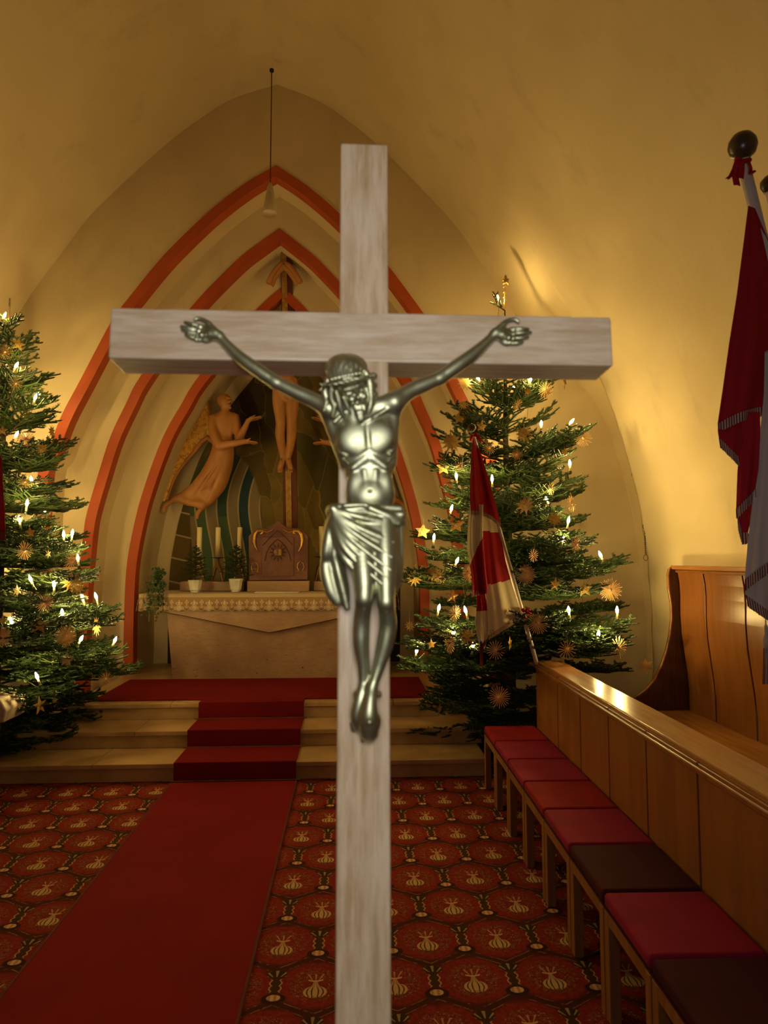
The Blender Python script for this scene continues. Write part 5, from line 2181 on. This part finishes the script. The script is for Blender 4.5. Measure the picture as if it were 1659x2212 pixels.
# hanging fold on the outer side
o, P = cloth('side_fold', [(1015, 1090, Yf - .02), (1010, 1130, Yf - .02), (1009, 1190, Yf - .03), (1018, 1240, Yf - .02), (1020, 1278, Yf - .02)],
             [(1044, 1090, Yf - .03), (1042, 1130, Yf - .04), (1044, 1180, Yf - .05), (1050, 1240, Yf - .04), (1054, 1272, Yf - .04)],
             [M['flag_cream'], M['flag_red']], fl, O, 50, 60, 0.016, 1.7, 1.0, pick=lambda u, v: 1 if v > 0.66 - 0.26 * u else 0)
fringe('fringe', list(P[-1]), 0.034, fl, O, M['fringe_red'], M['flag_red'])
o, P = cloth('tail_fold', [(1030, 1275, Yf + .0), (1030, 1310, Yf), (1026, 1345, Yf), (1030, 1370, Yf), (1036, 1395, Yf)],
             [(1046, 1275, Yf + .02), (1052, 1310, Yf + .02), (1055, 1340, Yf + .02), (1056, 1362, Yf + .02), (1052, 1380, Yf + .02)],
             [M['flag_cream'], M['flag_red']], fl, O, 30, 40, 0.012, 1.5, 0.2, pick=lambda u, v: 1 if v < 0.33 else 0)
fringe('fringe', list(P[-1]), 0.05, fl, O, M['fringe_red'], M['fringe_red'])
mb = MB()
for k in range(7):
    a_ = at(1038 + k * .9, 1385, Yf) - O
    b_ = at(1037 + k * 0.9, 1440, Yf + .004 * k) - O
    mb.tube([a_, (a_ + b_) / 2 + np.array([0.003 * math.sin(k * 2), 0, 0]), b_], 0.003, 5)
mb.build('tassel', M['fringe_red'], fl)
# upper red drape
o, P = cloth('red_drape', [(1021, 946, Yf), (1018, 985, Yf - .02), (1016, 1030, Yf - .03), (1015, 1070, Yf - .04), (1017, 1103, Yf - .04)],
             [(1025, 946, Yf + .02), (1041, 985, Yf + .02), (1054, 1030, Yf + .02), (1068, 1080, Yf + .03), (1082, 1131, Yf + .04)],
             [M['flag_red']], fl, O, 60, 60, 0.016, 1.4, 2.2, sag=-9)
fringe('fringe', list(P[-1]), 0.030, fl, O, M['fringe_red'], M['fringe_white'], gap=0.005)
# bracket on the partition end
br = MB().box((0.0, 0.03, 0.0), (0.03, 0.10, 0.028))
br.tube([Vector((0.0 + 0.034 * math.cos(a_), 0.075 + 0.034 * math.sin(a_), 0)) for a_ in np.linspace(0, 2 * PI, 25)], 0.010, 8, caps=False)
bo = br.build('flag_bracket', M['leg_wood'], par, loc=(-0.030, 0.0, zr - 0.03))

# ---- flag near the viewer, at the stalls
G0 = at(1604, 345, 1.60)
G1 = at(1659, 570, 1.63)
gd = (G1 - G0)
Ge = G0 + gd * ((0.515 - G0[2]) / gd[2])
nf_ = empty('stall_flag', Ge, label='big red flag with striped fringe and round brown finial on a leaning pale pole', cat='flag')
O = Ge
MB().tube([G0 - O + np.array([0, 0, 0.0]), Ge - O], [0.0150, 0.0165], 16).build('pole', M['pole_white'], nf_)
MB().lathe([(0, 0), (0.034, 0), (0.034, 0.05), (0.024, 0.07), (0, 0.07)], (0, 0, -0.012), 16).build('socket', M['finial_wood'], nf_)
fc = at(1604, 316, 1.60) - O
MB().lathe([(0, -0.0355), (0.017, -0.032), (0.031, -0.020), (0.0365, -0.002), (0.034, 0.014), (0.024, 0.029), (0.010, 0.0345), (0, 0.035)], fc, 28).build('finial', M['finial_wood'], nf_)
mb = MB()


def ribbon(pts, w, mb):
    rows = []
    for px, py, h in pts:
        a_ = at(px - w, py, 1.57 - h) - O
        b_ = at(px + w, py + 2, 1.575 - h) - O
        rows.append([a_, (a_ + b_) / 2 + np.array([0, -0.003, 0]), b_])
    mb.grid(rows)


ribbon([(1597, 345, 0), (1593, 362, .008), (1588, 380, .004), (1592, 400, .01)], 7, mb)
ribbon([(1603, 345, 0), (1602, 365, .012), (1600, 385, .004)], 6, mb)
ribbon([(1590, 348, 0), (1584, 366, .006), (1577, 380, 0), (1570, 386, .004)], 3.5, mb)
ribbon([(1616, 345, 0), (1622, 362, .006), (1620, 375, 0), (1630, 368, .004)], 3.5, mb)
mb.tube([Vector(at(1590, 343, 1.585) - O), Vector(at(1602, 349, 1.575) - O), Vector(at(1619, 346, 1.59) - O)], 0.006, 8)
mb.build('top_ribbon', M['ribbon_red'], nf_, solid=0.0015)
Yn = 1.58
# big red drape
o, P = cloth('red_drape', [(1617, 445, Yn), (1605, 540, Yn), (1592, 640, Yn), (1576, 740, Yn), (1562, 840, Yn), (1551, 915, Yn)],
             [(1630, 450, Yn + .02), (1668, 540, Yn + .04), (1690, 640, Yn + .05), (1700, 740, Yn + .05), (1700, 840, Yn + .05), (1690, 880, Yn + .05)],
             [M['flag_red']], nf_, O, 60, 60, 0.010, 1.6, 0.3, sag=-14)
fringe('striped_fringe', list(P[-1][:44]), 0.025, nf_, O, M['fringe_red'], M['fringe_white'], gap=0.0019, w=0.0021, block=2)
# folded-back lower corner
o, P2 = cloth('turned_hem', [(1553, 912, Yn + .02), (1551, 930, Yn + .01), (1553, 945, Yn + .01)],
              [(1604, 905, Yn + .03), (1604, 950, Yn + .01), (1596, 988, Yn + .00)], [M['flag_red']], nf_, O, 24, 20, 0.004, 1, 0)
fringe('striped_fringe', list(P2[-1]), 0.026, nf_, O, M['fringe_red'], M['fringe_white'], down=(0.12, 0, -1), gap=0.0019, w=0.0021, block=2)
o, P3 = cloth('red_tail', [(1604, 890, Yn + .02), (1598, 960, Yn + .01), (1593, 1020, Yn + .01), (1590, 1100, Yn + .01)],
              [(1642, 890, Yn + .00), (1642, 940, Yn + .0), (1639, 1010, Yn), (1632, 1056, Yn)], [M['flag_red']], nf_, O, 30, 40, 0.005, 1.2, 1.0)
fringe('striped_fringe', list(P3[-1]), 0.026, nf_, O, M['fringe_red'], M['fringe_white'], gap=0.0019, w=0.0021, block=2)
o, P4 = cloth('tail_fold', [(1592, 1090, Yn + .02), (1594, 1120, Yn + .02), (1600, 1150, Yn + .02)],
              [(1628, 1062, Yn + .02), (1624, 1110, Yn + .02), (1616, 1150, Yn + .02)], [M['flag_red']], nf_, O, 20, 20, 0.003, 1.2, 1.0)
fringe('striped_fringe', [P4[5][0], P4[10][0], P4[20][3], P4[20][20]], 0.030, nf_, O, M['fringe_red'], M['fringe_white'], gap=0.0019, w=0.0021, block=2)
# second flag behind it
K0 = at(1664, 412, 1.76)
K1 = at(1722, 640, 1.80)
kd = K1 - K0
Ke = K0 + kd * ((0.515 - K0[2]) / kd[2])
nf2 = empty('white_flag', Ke, label='white flag with striped fringe and tassel hanging at the frame edge behind the red one', cat='flag')
O = Ke
MB().tube([K0 - O, Ke - O], [0.0150, 0.0165], 16).build('pole', M['pole_white'], nf2)
MB().lathe([(0, 0), (0.034, 0), (0.034, 0.05), (0.024, 0.07), (0, 0.07)], (0, 0, -0.012), 16).build('socket', M['finial_wood'], nf2)
MB().lathe([(0, -0.026), (0.018, -0.022), (0.026, -0.004), (0.025, 0.012), (0.014, 0.025), (0, 0.028)], at(1663, 400, 1.76) - O, 20).build('finial', M['finial_wood'], nf2)
# white part
o, P5 = cloth('white_cloth', [(1652, 760, Yn + .03), (1650, 850, Yn + .02), (1640, 960, Yn + .0), (1626, 1080, Yn - .01), (1616, 1170, Yn - .02), (1609, 1252, Yn - .02)],
              [(1700, 740, Yn + .02), (1715, 850, Yn), (1725, 960, Yn), (1730, 1080, Yn), (1735, 1150, Yn), (1740, 1180, Yn)],
              [M['flag_white']], nf2, O, 50, 50, 0.012, 1.5, 0.9, sag=-10)
fringe('striped_fringe', list(P5[-1]), 0.027, nf2, O, M['fringe_red'], M['fringe_white'], gap=0.0019, w=0.0021, block=2)
o, P6 = cloth('white_turned_hem', [(1611, 1250, Yn), (1610, 1268, Yn), (1611, 1285, Yn)],
              [(1672, 1225, Yn + .01), (1672, 1280, Yn + .01), (1668, 1325, Yn)], [M['flag_white']], nf2, O, 24, 20, 0.003, 1, 0)
fringe('striped_fringe', list(P6[-1]), 0.030, nf2, O, M['fringe_red'], M['fringe_white'], down=(0.15, 0, -1), gap=0.0019, w=0.0021, block=2)
mb = MB()
for k in range(12):
    a_ = at(1650 + k * 1.5, 1400, Yn + .004 * math.sin(k)) - O
    b_ = at(1648 + k * 1.6, 1478, Yn + .006 * math.sin(k * 2)) - O
    mb.tube([a_, b_], 0.0012, 5, mi=k % 2)
tc = at(1656, 1385, Yn) - O
mb.lathe([(0, -0.018), (0.008, -0.016), (0.010, 0.0), (0.006, 0.012), (0.003, 0.02), (0.005, 0.028), (0.004, 0.036), (0, 0.045)], tc, 12, mi=1)
mb.tube([tc + np.array([0, 0, .04]), at(1652, 1310, Yn) - O], 0.0015, 5, mi=1)
mb.build('tassel', [M['fringe_red'], M['fringe_white']], nf2)

# ---- flag at the opposite stalls: only its hanging edge reaches into view
H0 = at(-40, 880, 4.5)
H1 = at(-150, 1440, 4.6)
hd = H1 - H0
Hf = H0 + hd * ((0.01 - H0[2]) / hd[2])
of = empty('opposite_flag', Hf, label='deep red flag whose fringed edge hangs before the fir opposite the stalls', cat='flag')
O = Hf
MB().tube([H0 - O, Hf - O], 0.017, 12).build('pole', M['pole_white'], of)
MB().lathe([(0, -0.032), (0.031, -0.008), (0.032, 0.006), (0, 0.033)], H0 - O + np.array([0, 0, .03]), 16).build('finial', M['finial_wood'], of)
o, P = cloth('red_drape', [(-42, 890, 4.5), (-70, 1000, 4.5), (-92, 1160, 4.5)], [(-30, 890, 4.46), (3, 990, 4.44), (12, 1148, 4.44)], [M['flag_red']], of, O, 30, 40, 0.01, 1.5)
fringe('fringe', list(P[-1]), 0.06, of, O, M['fringe_red'], M['fringe_red'])

# ================================================================== THE NEAR CRUCIFIX
ALF = math.radians(3.4)
CU = np.array([0, math.sin(ALF), math.cos(ALF)])
CN = np.array([0, -math.cos(ALF), math.sin(ALF)])
CC = at(786, 730, 0.65)
TH = 0.047


def cp(px, py, h=0.0):
    """point at height h (metres) above the front face of the near cross"""
    d = ray(px, py)
    P0 = CC + CN * h
    t = ((P0 - EYE) @ CN) / (d @ CN)
    return EYE + d * t, t / F


UNIT = 0.65 / F


def cpu(px, py, h=0.0):
    return cp(px, py, h * UNIT)


tpt = cp(786, 306)[0]
foot = CC - CU * (CC[2] / CU[2])
cr = empty('crucifix', (foot[0], foot[1] + 0.024, 0.0), label='large pale wooden crucifix with a brass Christ figure standing close to the viewer', cat='crucifix')
CO = np.array([foot[0], foot[1] + 0.024, 0.0])


def cross_bar(name, x0, x1, s0, s1, h0, h1, mat, axis_v):
    """bar in cross coordinates: x across, s along CU from CC, h depth behind the face"""
    vs = []
    for x_ in (x0, x1):
        for s_ in (s0, s1):
            for h_ in (h0, h1):
                p = np.array([x_, CC[1], CC[2]]) + CU * s_ - CN * h_
                vs.append(p - CO)
    fs = [(0, 1, 3, 2), (4, 6, 7, 5), (0, 4, 5, 1), (2, 3, 7, 6), (0, 2, 6, 4), (1, 5, 7, 3)]
    return MB().add(vs, fs).build(name, mat, cr, bevel=0.0022, seg=3)


def sx(px, py):
    p = cp(px, py)[0]
    return p[0], (p - CC) @ CU


xl, st_top = sx(733, 308)
xr_, _ = sx(836, 308)
xl = sx(733.5, 700)[0]
xr_ = sx(839, 700)[0]
_, sb0 = sx(786, 782)
_, sb1 = sx(786, 675)
xbl, _ = sx(236, 728)
xbr, _ = sx(1322, 728)
s_foot = -(CC[2] - 0.035) / CU[2]
cross_bar('upright', xl, xr_, s_foot, st_top, 0.0, TH, M['beech_v'], True)
cross_bar('crossbeam', xbl, xbr, sb0, sb1, -0.0004, TH, M['beech_h'], False)
MB().box((0, 0, 0.02), (0.34, 0.34, 0.04)).box((0, 0, 0.05), (0.20, 0.20, 0.03)).build('foot_plate', M['beech_up'], cr, bevel=0.006)

# body of the brass figure; h in pixel units in front of the cross face
b = []
# arms
b += chain([(852, 868, 40), (884, 846, 34), (918, 830, 28), (950, 817, 24)], [22, 17.5, 17, 14], 9)
b += chain([(950, 817, 24), (984, 793, 22), (1018, 768, 18), (1048, 742, 14), (1068, 722, 11)], [15, 15.5, 14, 11, 9.5], 6)
b += chain([(706, 880, 40), (672, 862, 34), (636, 846, 28), (596, 826, 24)], [20, 16.5, 16, 14], 9)
b += chain([(596, 826, 24), (562, 803, 22), (524, 776, 18), (494, 748, 14), (474, 726, 11)], [14.5, 15, 13.5, 11, 10], 6)
# groove along the inner upper arms
b += [('-cap', (868, 868, 60), (905, 850, 50), 2.5, 2, 4), ('-cap', (690, 884, 60), (650, 866, 50), 2.5, 2, 4)]
# left-hand palm, ball of thumb, thumb, four fingers
b += [('ell', (446, 722, 9), (19, 7, 20), 0.25, 6), ('cap', (474, 726, 11), (456, 722, 10), 11, 12, 6), ('cap', (466, 718, 14), (452, 700, 13), 9, 6, 5)]
b += chain([(452, 700, 13), (440, 691, 12), (428, 688, 11), (421, 690, 12)], [6.5, 4.6, 4.2, 3.6], 2)
for (bx_, by_, mx_, my_, tx_, ty_) in ((432, 705, 415, 700, 399, 696), (429, 714, 410, 709, 391, 705), (427, 723, 409, 717, 393, 712), (424, 733, 411, 727, 401, 723)):
    b += chain([(bx_ + 6, by_ + 1, 9), (mx_, my_, 13), (tx_, ty_, 10)], [5.0, 4.3, 3.4], 1.2)
    b += [('ell', (bx_, by_, 13), (4.5, 3.5, 4.5), 0, 1.5)]
# other hand
b += [('ell', (1095, 728, 9), (19, 7, 20), -0.15, 6), ('cap', (1068, 722, 11), (1084, 724, 10), 11, 12, 6), ('cap', (1072, 716, 14), (1088, 701, 13), 9, 6.5, 5)]
b += chain([(1086, 701, 13), (1098, 692, 12), (1112, 690, 11), (1120, 695, 12)], [6.5, 4.8, 4.4, 3.8], 2)
for (bx_, by_, mx_, my_, tx_, ty_) in ((1110, 711, 1126, 710, 1141, 711), (1110, 721, 1129, 719, 1147, 718), (1109, 731, 1126, 730, 1141, 728), (1107, 741, 1118, 741, 1129, 739)):
    b += chain([(bx_ - 6, by_, 9), (mx_, my_, 13), (tx_, ty_, 10)], [5.0, 4.3, 3.4], 1.2)
    b += [('ell', (bx_, by_, 13), (4.5, 3.5, 4.5), 0, 1.5)]
# torso
b += [('ell', (783, 912, 32), (70, 26, 48), 0.0, 16), ('ell', (788, 955, 34), (64, 28, 52), -0.06, 14), ('ell', (797, 1010, 26), (53, 24, 60), -0.03, 14),
      ('ell', (800, 1068, 28), (54, 25, 48), 0.0, 14), ('cap', (716, 886, 38), (748, 878, 36), 20, 18, 14), ('cap', (850, 872, 38), (812, 876, 36), 21, 18, 14)]
b += chain([(764, 905, 40), (756, 858, 46)], [20, 18], 8)
# latissimus down the sides
b += [('cap', (708, 902, 28), (744, 1000, 22), 13, 12, 10), ('cap', (852, 895, 28), (846, 1000, 22), 13, 11, 10)]
# pectorals
b += [('ell', (764, 946, 52), (34, 9.5, 32), -0.35, 10), ('ell', (824, 943, 52), (28, 9.5, 31), 0.3, 10)]
b += [('-cap', (792, 908, 66), (797, 966, 64), 3.5, 4.5, 6)]
# rib arch: groove and lower ribs
b += [('-cap', (797, 972, 62), (755, 1003, 54), 4.5, 3.6, 4), ('-cap', (799, 972, 62), (842, 1002, 54), 4.5, 3.6, 4)]
b += [('cap', (790, 990, 47), (762, 1011, 43), 8, 6.5, 6), ('cap', (806, 990, 47), (832, 1009, 43), 8, 6.5, 6)]
# abdomen: two bands and belly
b += [('cap', (787, 1018, 43), (790, 1048, 43), 7.5, 7.5, 4), ('cap', (811, 1018, 43), (810, 1048, 43), 7.5, 7.5, 4), ('cap', (799, 1000, 44), (799, 1040, 44), 5, 5, 3),
      ('ell', (800, 1071, 44), (27, 9, 22), 0, 12), ('ell', (766, 1052, 38), (17, 10, 30), 0, 8), ('ell', (834, 1050, 38), (15, 10, 30), 0, 8)]
b += [('-ell', (799, 1060, 56), (3.5, 4, 3.5), 0, 2)]
# clavicles and neck cords
b += [('cap', (722, 912, 52), (746, 889, 56), 4.5, 4, 3), ('cap', (783, 915, 57), (800, 905, 57), 5, 4.5, 3), ('cap', (836, 884, 52), (800, 906, 56), 4.5, 4, 4)]
for k in range(3):
    b += [('cap', (727 + k * 6, 960 + k * 15, 44), (742 + k * 5, 973 + k * 14, 50), 3.5, 3, 3), ('cap', (853 - k * 2, 955 + k * 15, 42), (843 - k * 2, 968 + k * 14, 48), 3.5, 3, 3)]
# thighs, knees, shins
b += chain([(775, 1130, 34), (781, 1190, 48), (787, 1258, 62), (787, 1292, 66)], [32, 30, 24, 19], 10)
b += chain([(828, 1130, 34), (831, 1190, 48), (833, 1262, 60), (833, 1300, 64)], [31, 28, 22, 18], 10)
b += [('ell', (787, 1290, 74), (15, 10, 18), 0, 6), ('ell', (835, 1300, 72), (15, 10, 16), 0, 6)]
b += chain([(786, 1300, 60), (781, 1345, 44), (780, 1390, 36), (785, 1440, 28), (785, 1482, 24)], [18, 18, 17.5, 13, 10], 8)
b += chain([(834, 1306, 58), (838, 1348, 44), (832, 1390, 38), (818, 1440, 34), (804, 1484, 36)], [18, 18.5, 18, 13.5, 10], 8)
b += [('cap', (786, 1315, 70), (783, 1340, 58), 5, 4, 4), ('cap', (835, 1322, 68), (838, 1345, 58), 5, 4, 4)]
# feet, the one laid over the other
b += chain([(785, 1482, 24), (778, 1512, 26), (774, 1545, 24), (778, 1568, 18)], [11, 14, 17, 15], 6)
b += [('ell', (771, 1500, 24), (9, 8, 9), 0, 5), ('ell', (818, 1500, 34), (7, 7, 8), 0, 4)]
b += chain([(804, 1484, 36), (800, 1512, 44), (797, 1548, 44), (797, 1578, 30), (798, 1590, 24)], [11, 14, 20, 21, 15], 7)
b += [('ell', (806, 1556, 34), (17, 10, 22), -0.1, 6)]
for k in range(5):
    b += [('cap', (782 + k * 8.2, 1584, 22), (784 + k * 7.4, 1600 - k * 2.2, 18), 5.8 - k * .45, 5.0 - k * .45, 1.5)]
for k in range(4):
    b += [('cap', (760 + k * 6, 1562, 14), (762 + k * 6, 1578 + k, 11), 4.8, 4.0, 1.5)]
# head, bowed and turned
b += [('ell', (747, 816, 66), (41, 34, 44), -0.15, 8), ('ell', (764, 846, 78), (27, 20, 30), -0.15, 6), ('ell', (777, 872, 74), (19, 15, 22), -0.2, 6)]
b += [('cap', (766, 838, 96), (774, 858, 104), 4.5, 4.0, 4), ('ell', (775, 860, 102), (5.5, 4.5, 4), 0, 3), ('cap', (744, 842, 92), (762, 836, 96), 4.5, 4.0, 4), ('cap', (772, 833, 96), (786, 828, 90), 4.0, 3.5, 4)]
b += [('-ell', (756, 849, 96), (7, 5, 3.5), -0.2, 2), ('-ell', (782, 842, 94), (6, 5, 3.5), -0.2, 2)]
b += [('ell', (756, 850, 89), (6, 4, 2.6), -0.2, 1.5), ('ell', (781, 843, 88), (5, 4, 2.6), -0.2, 1.5)]
b += [('ell', (760, 862, 92), (8, 6, 8), 0, 5), ('ell', (786, 856, 88), (6, 6, 8), 0, 5), ('cap', (770, 868, 98), (784, 864, 95), 2.6, 2.2, 2), ('cap', (772, 873, 97), (784, 870, 94), 2.8, 2.2, 2)]
# moustache and beard curls
b += [('cap', (774, 866, 99), (764, 874, 95), 3, 2.5, 2), ('cap', (778, 865, 98), (788, 870, 92), 3, 2.5, 2)]
for (x0, y0, x1, y1) in ((763, 874, 768, 892), (770, 878, 774, 898), (778, 878, 782, 900), (786, 872, 788, 894), (773, 890, 777, 908), (781, 890, 783, 906)):
    b += [('cap', (x0, y0, 88), (x1, y1, 84), 5.2, 3.6, 1.8)]
Vb, Qb = sdf_mesh(fig_prims(b, cpu, UNIT), 0.00085, 6 * UNIT)
corpus = np_mesh('corpus', Vb - CO, Qb, M['brass'], cr)
corpus['label'] = 'brass figure of Christ'
# hair and crown
hh_ = []
for k in range(9):
    f = k / 8
    hh_ += [('cap', (712 + 58 * f, 800 - 20 * math.sin(PI * f), 92 - 10 * abs(f - .5)), (716 + 62 * f, 820 - 14 * f, 100 - 10 * abs(f - .5)), 5, 4.5, 2.5)]
hh_ += chain([(708, 822, 70), (702, 846, 62), (706, 866, 58), (700, 888, 54)], [8, 8.5, 8, 5], 3)
hh_ += chain([(716, 836, 80), (716, 860, 70), (722, 878, 64), (718, 900, 58)], [7, 7.5, 7, 4.5], 3)
hh_ += chain([(726, 846, 86), (732, 866, 78), (736, 884, 70), (744, 902, 62)], [6, 7, 7, 4.5], 3)
hh_ += chain([(742, 858, 88), (750, 876, 80), (757, 892, 74)], [4.5, 5, 3.5], 2)
hh_ += chain([(790, 806, 76), (799, 830, 68), (800, 852, 62), (799, 878, 58), (794, 896, 54)], [9, 11, 10.5, 9, 5], 3)
hh_ += [('ell', (806, 813, 62), (10, 12, 8.5), 0, 2), ('ell', (806, 833, 60), (10, 12, 9), 0, 2), ('ell', (808, 853, 58), (9, 12, 10), 0, 2), ('ell', (805, 870, 56), (7, 10, 9), 0, 2)]
hh_ += chain([(791, 838, 84), (796, 858, 78), (795, 876, 72)], [4.5, 5, 3.5], 2)
hh_ += [('ell', (748, 800, 62), (43, 35, 34), -0.1, 5)]
for k in range(13):
    ph = PI * (k + 0.5) / 13
    pts = []
    for t in (0.22, 0.55, 0.9, 1.25, 1.55):
        p_ = ph + 0.10 * math.sin(5 * t + k)
        pts.append((748 + 44 * math.sin(t) * math.cos(p_), 800 - 35 * math.cos(t), 62 + 36 * math.sin(t) * math.sin(p_)))
    hh_ += chain(pts, [2.6, 3.6, 4.2, 4.2, 3.6], 1.6)
Vh, Qh = sdf_mesh(fig_prims(hh_, cpu, UNIT), 0.0009, 4 * UNIT)
np_mesh('hair', Vh - CO, Qh, M['brass'], corpus)
mb = MB()
for s_ in range(3):
    pts = []
    for k in range(33):
        f = k / 32
        ang = PI * (1.12 - 1.24 * f)
        px = 748 + 50 * math.cos(ang)
        py = 828 + 2 - 14 * (f - .5) * 2 + 3 * math.sin(2 * PI * 4 * f + s_ * 2.1)
        hz = 70 + 36 * math.sin(max(0, min(PI, ang))) + 3 * math.cos(2 * PI * 4 * f + s_ * 2.1)
        pts.append(cpu(px, py - 6, hz)[0] - CO)
    mb.tube(pts, 3.2 * UNIT, 8)
for k in range(11):
    f = (k + .5) / 11
    ang = PI * (1.05 - 1.1 * f)
    p0 = cpu(748 + 50 * math.cos(ang), 823 - 14 * (f - .5) * 2, 70 + 37 * math.sin(max(0, ang)))[0] - CO
    p1 = cpu(748 + 58 * math.cos(ang) + 3 * math.sin(k * 5), 823 - 14 * (f - .5) * 2 + 8 * math.cos(k * 2.3), 70 + 43 * math.sin(max(0, ang)))[0] - CO
    mb.tube([p0, p1], [2.2 * UNIT, 0.5 * UNIT], 6)
mb.build('thorn_crown', M['brass'], corpus)
# loincloth
lc = [('ell', (790, 1118, 34), (72, 27, 34), -0.08, 10), ('ell', (800, 1170, 42), (62, 30, 60), -0.05, 10), ('ell', (834, 1230, 44), (33, 28, 70), 0.0, 10), ('ell', (780, 1160, 42), (44, 27, 44), 0.2, 10)]
lc += [('cap', (712, 1098, 52), (868, 1112, 46), 7, 9, 5), ('cap', (716, 1094, 58), (790, 1090, 56), 6, 5, 3), ('cap', (790, 1092, 56), (866, 1098, 44), 6, 6, 4)]
folds = [((722, 1100, 62), (780, 1118, 66), (862, 1132, 50), 7), ((800, 1098, 58), (840, 1115, 54), (872, 1128, 42), 7.5), ((722, 1106, 62), (775, 1140, 70), (850, 1172, 62), 7),
         ((722, 1112, 62), (765, 1152, 72), (846, 1204, 70), 6.5), ((722, 1118, 62), (762, 1168, 72), (844, 1232, 74), 6), ((722, 1124, 60), (756, 1180, 70), (838, 1250, 76), 6),
         ((720, 1128, 60), (748, 1190, 68), (826, 1262, 76), 6), ((720, 1132, 58), (744, 1205, 62), (806, 1262, 72), 5.5), ((718, 1134, 58), (734, 1190, 58), (772, 1240, 66), 5.5)]
for a_, m__, c_, r__ in folds:
    lc += chain([a_, m__, c_], [r__, r__ * 1.1, r__ * .8], 6)
for k in range(4):
    x_ = 842 + k * 8
    lc += chain([(x_, 1140, 50 - k * 4), (x_ + 1, 1210, 52 - k * 4), (x_ - 2, 1282 - k * 6, 52 - k * 5)], [5.5, 6, 4.5], 3.5)
# knot and trailing end
lc += [('ell', (719, 1098, 60), (11, 11, 8), -0.3, 3), ('ell', (734, 1094, 60), (8, 8, 7), 0, 3), ('ell', (712, 1104, 40), (9, 14, 10), 0, 4)]
lc += chain([(718, 1108, 56), (712, 1150, 50), (706, 1190, 44), (703, 1206, 40)], [6, 11, 13, 8], 3.5)
lc += chain([(724, 1110, 56), (722, 1150, 52), (722, 1195, 48), (724, 1215, 44)], [5, 9, 9, 7], 3)
lc += chain([(703, 1204, 34), (704, 1235, 32), (714, 1275, 30), (728, 1300, 28)], [9, 13, 13, 9], 4)
lc += chain([(722, 1195, 46), (732, 1240, 44), (742, 1280, 40), (750, 1314, 36)], [7, 8, 7.5, 6], 3)
lc += [('ell', (714, 1160, 40), (17, 10, 52), 0.05, 8), ('ell', (722, 1255, 32), (20, 9, 54), -0.32, 8), ('ell', (738, 1250, 34), (13, 9, 60), -0.2, 8)]
lc += [('-cap', (716, 1120, 70), (714, 1200, 60), 1.8, 2.2, 2.5), ('-cap', (722, 1215, 58), (736, 1305, 48), 1.8, 2.2, 2.5)]
Vl, Ql = sdf_mesh(fig_prims(lc, cpu, UNIT), 0.00085, 5 * UNIT)
np_mesh('loincloth', Vl - CO, Ql, M['brass'], corpus)
rotn = Vector((0, 0, 1)).rotation_difference(Vector(CN)).to_matrix()
for px, py, hz in ((436, 724, 17), (1099, 730, 17), (798, 1560, 62)):
    MB().lathe([(0, -0.004), (0.0022, -0.004), (0.0040, 0.0), (0.0034, 0.0022), (0, 0.003)], cpu(px, py, hz)[0] - CO, 16, axis=rotn).build('nail', M['brass'], corpus)
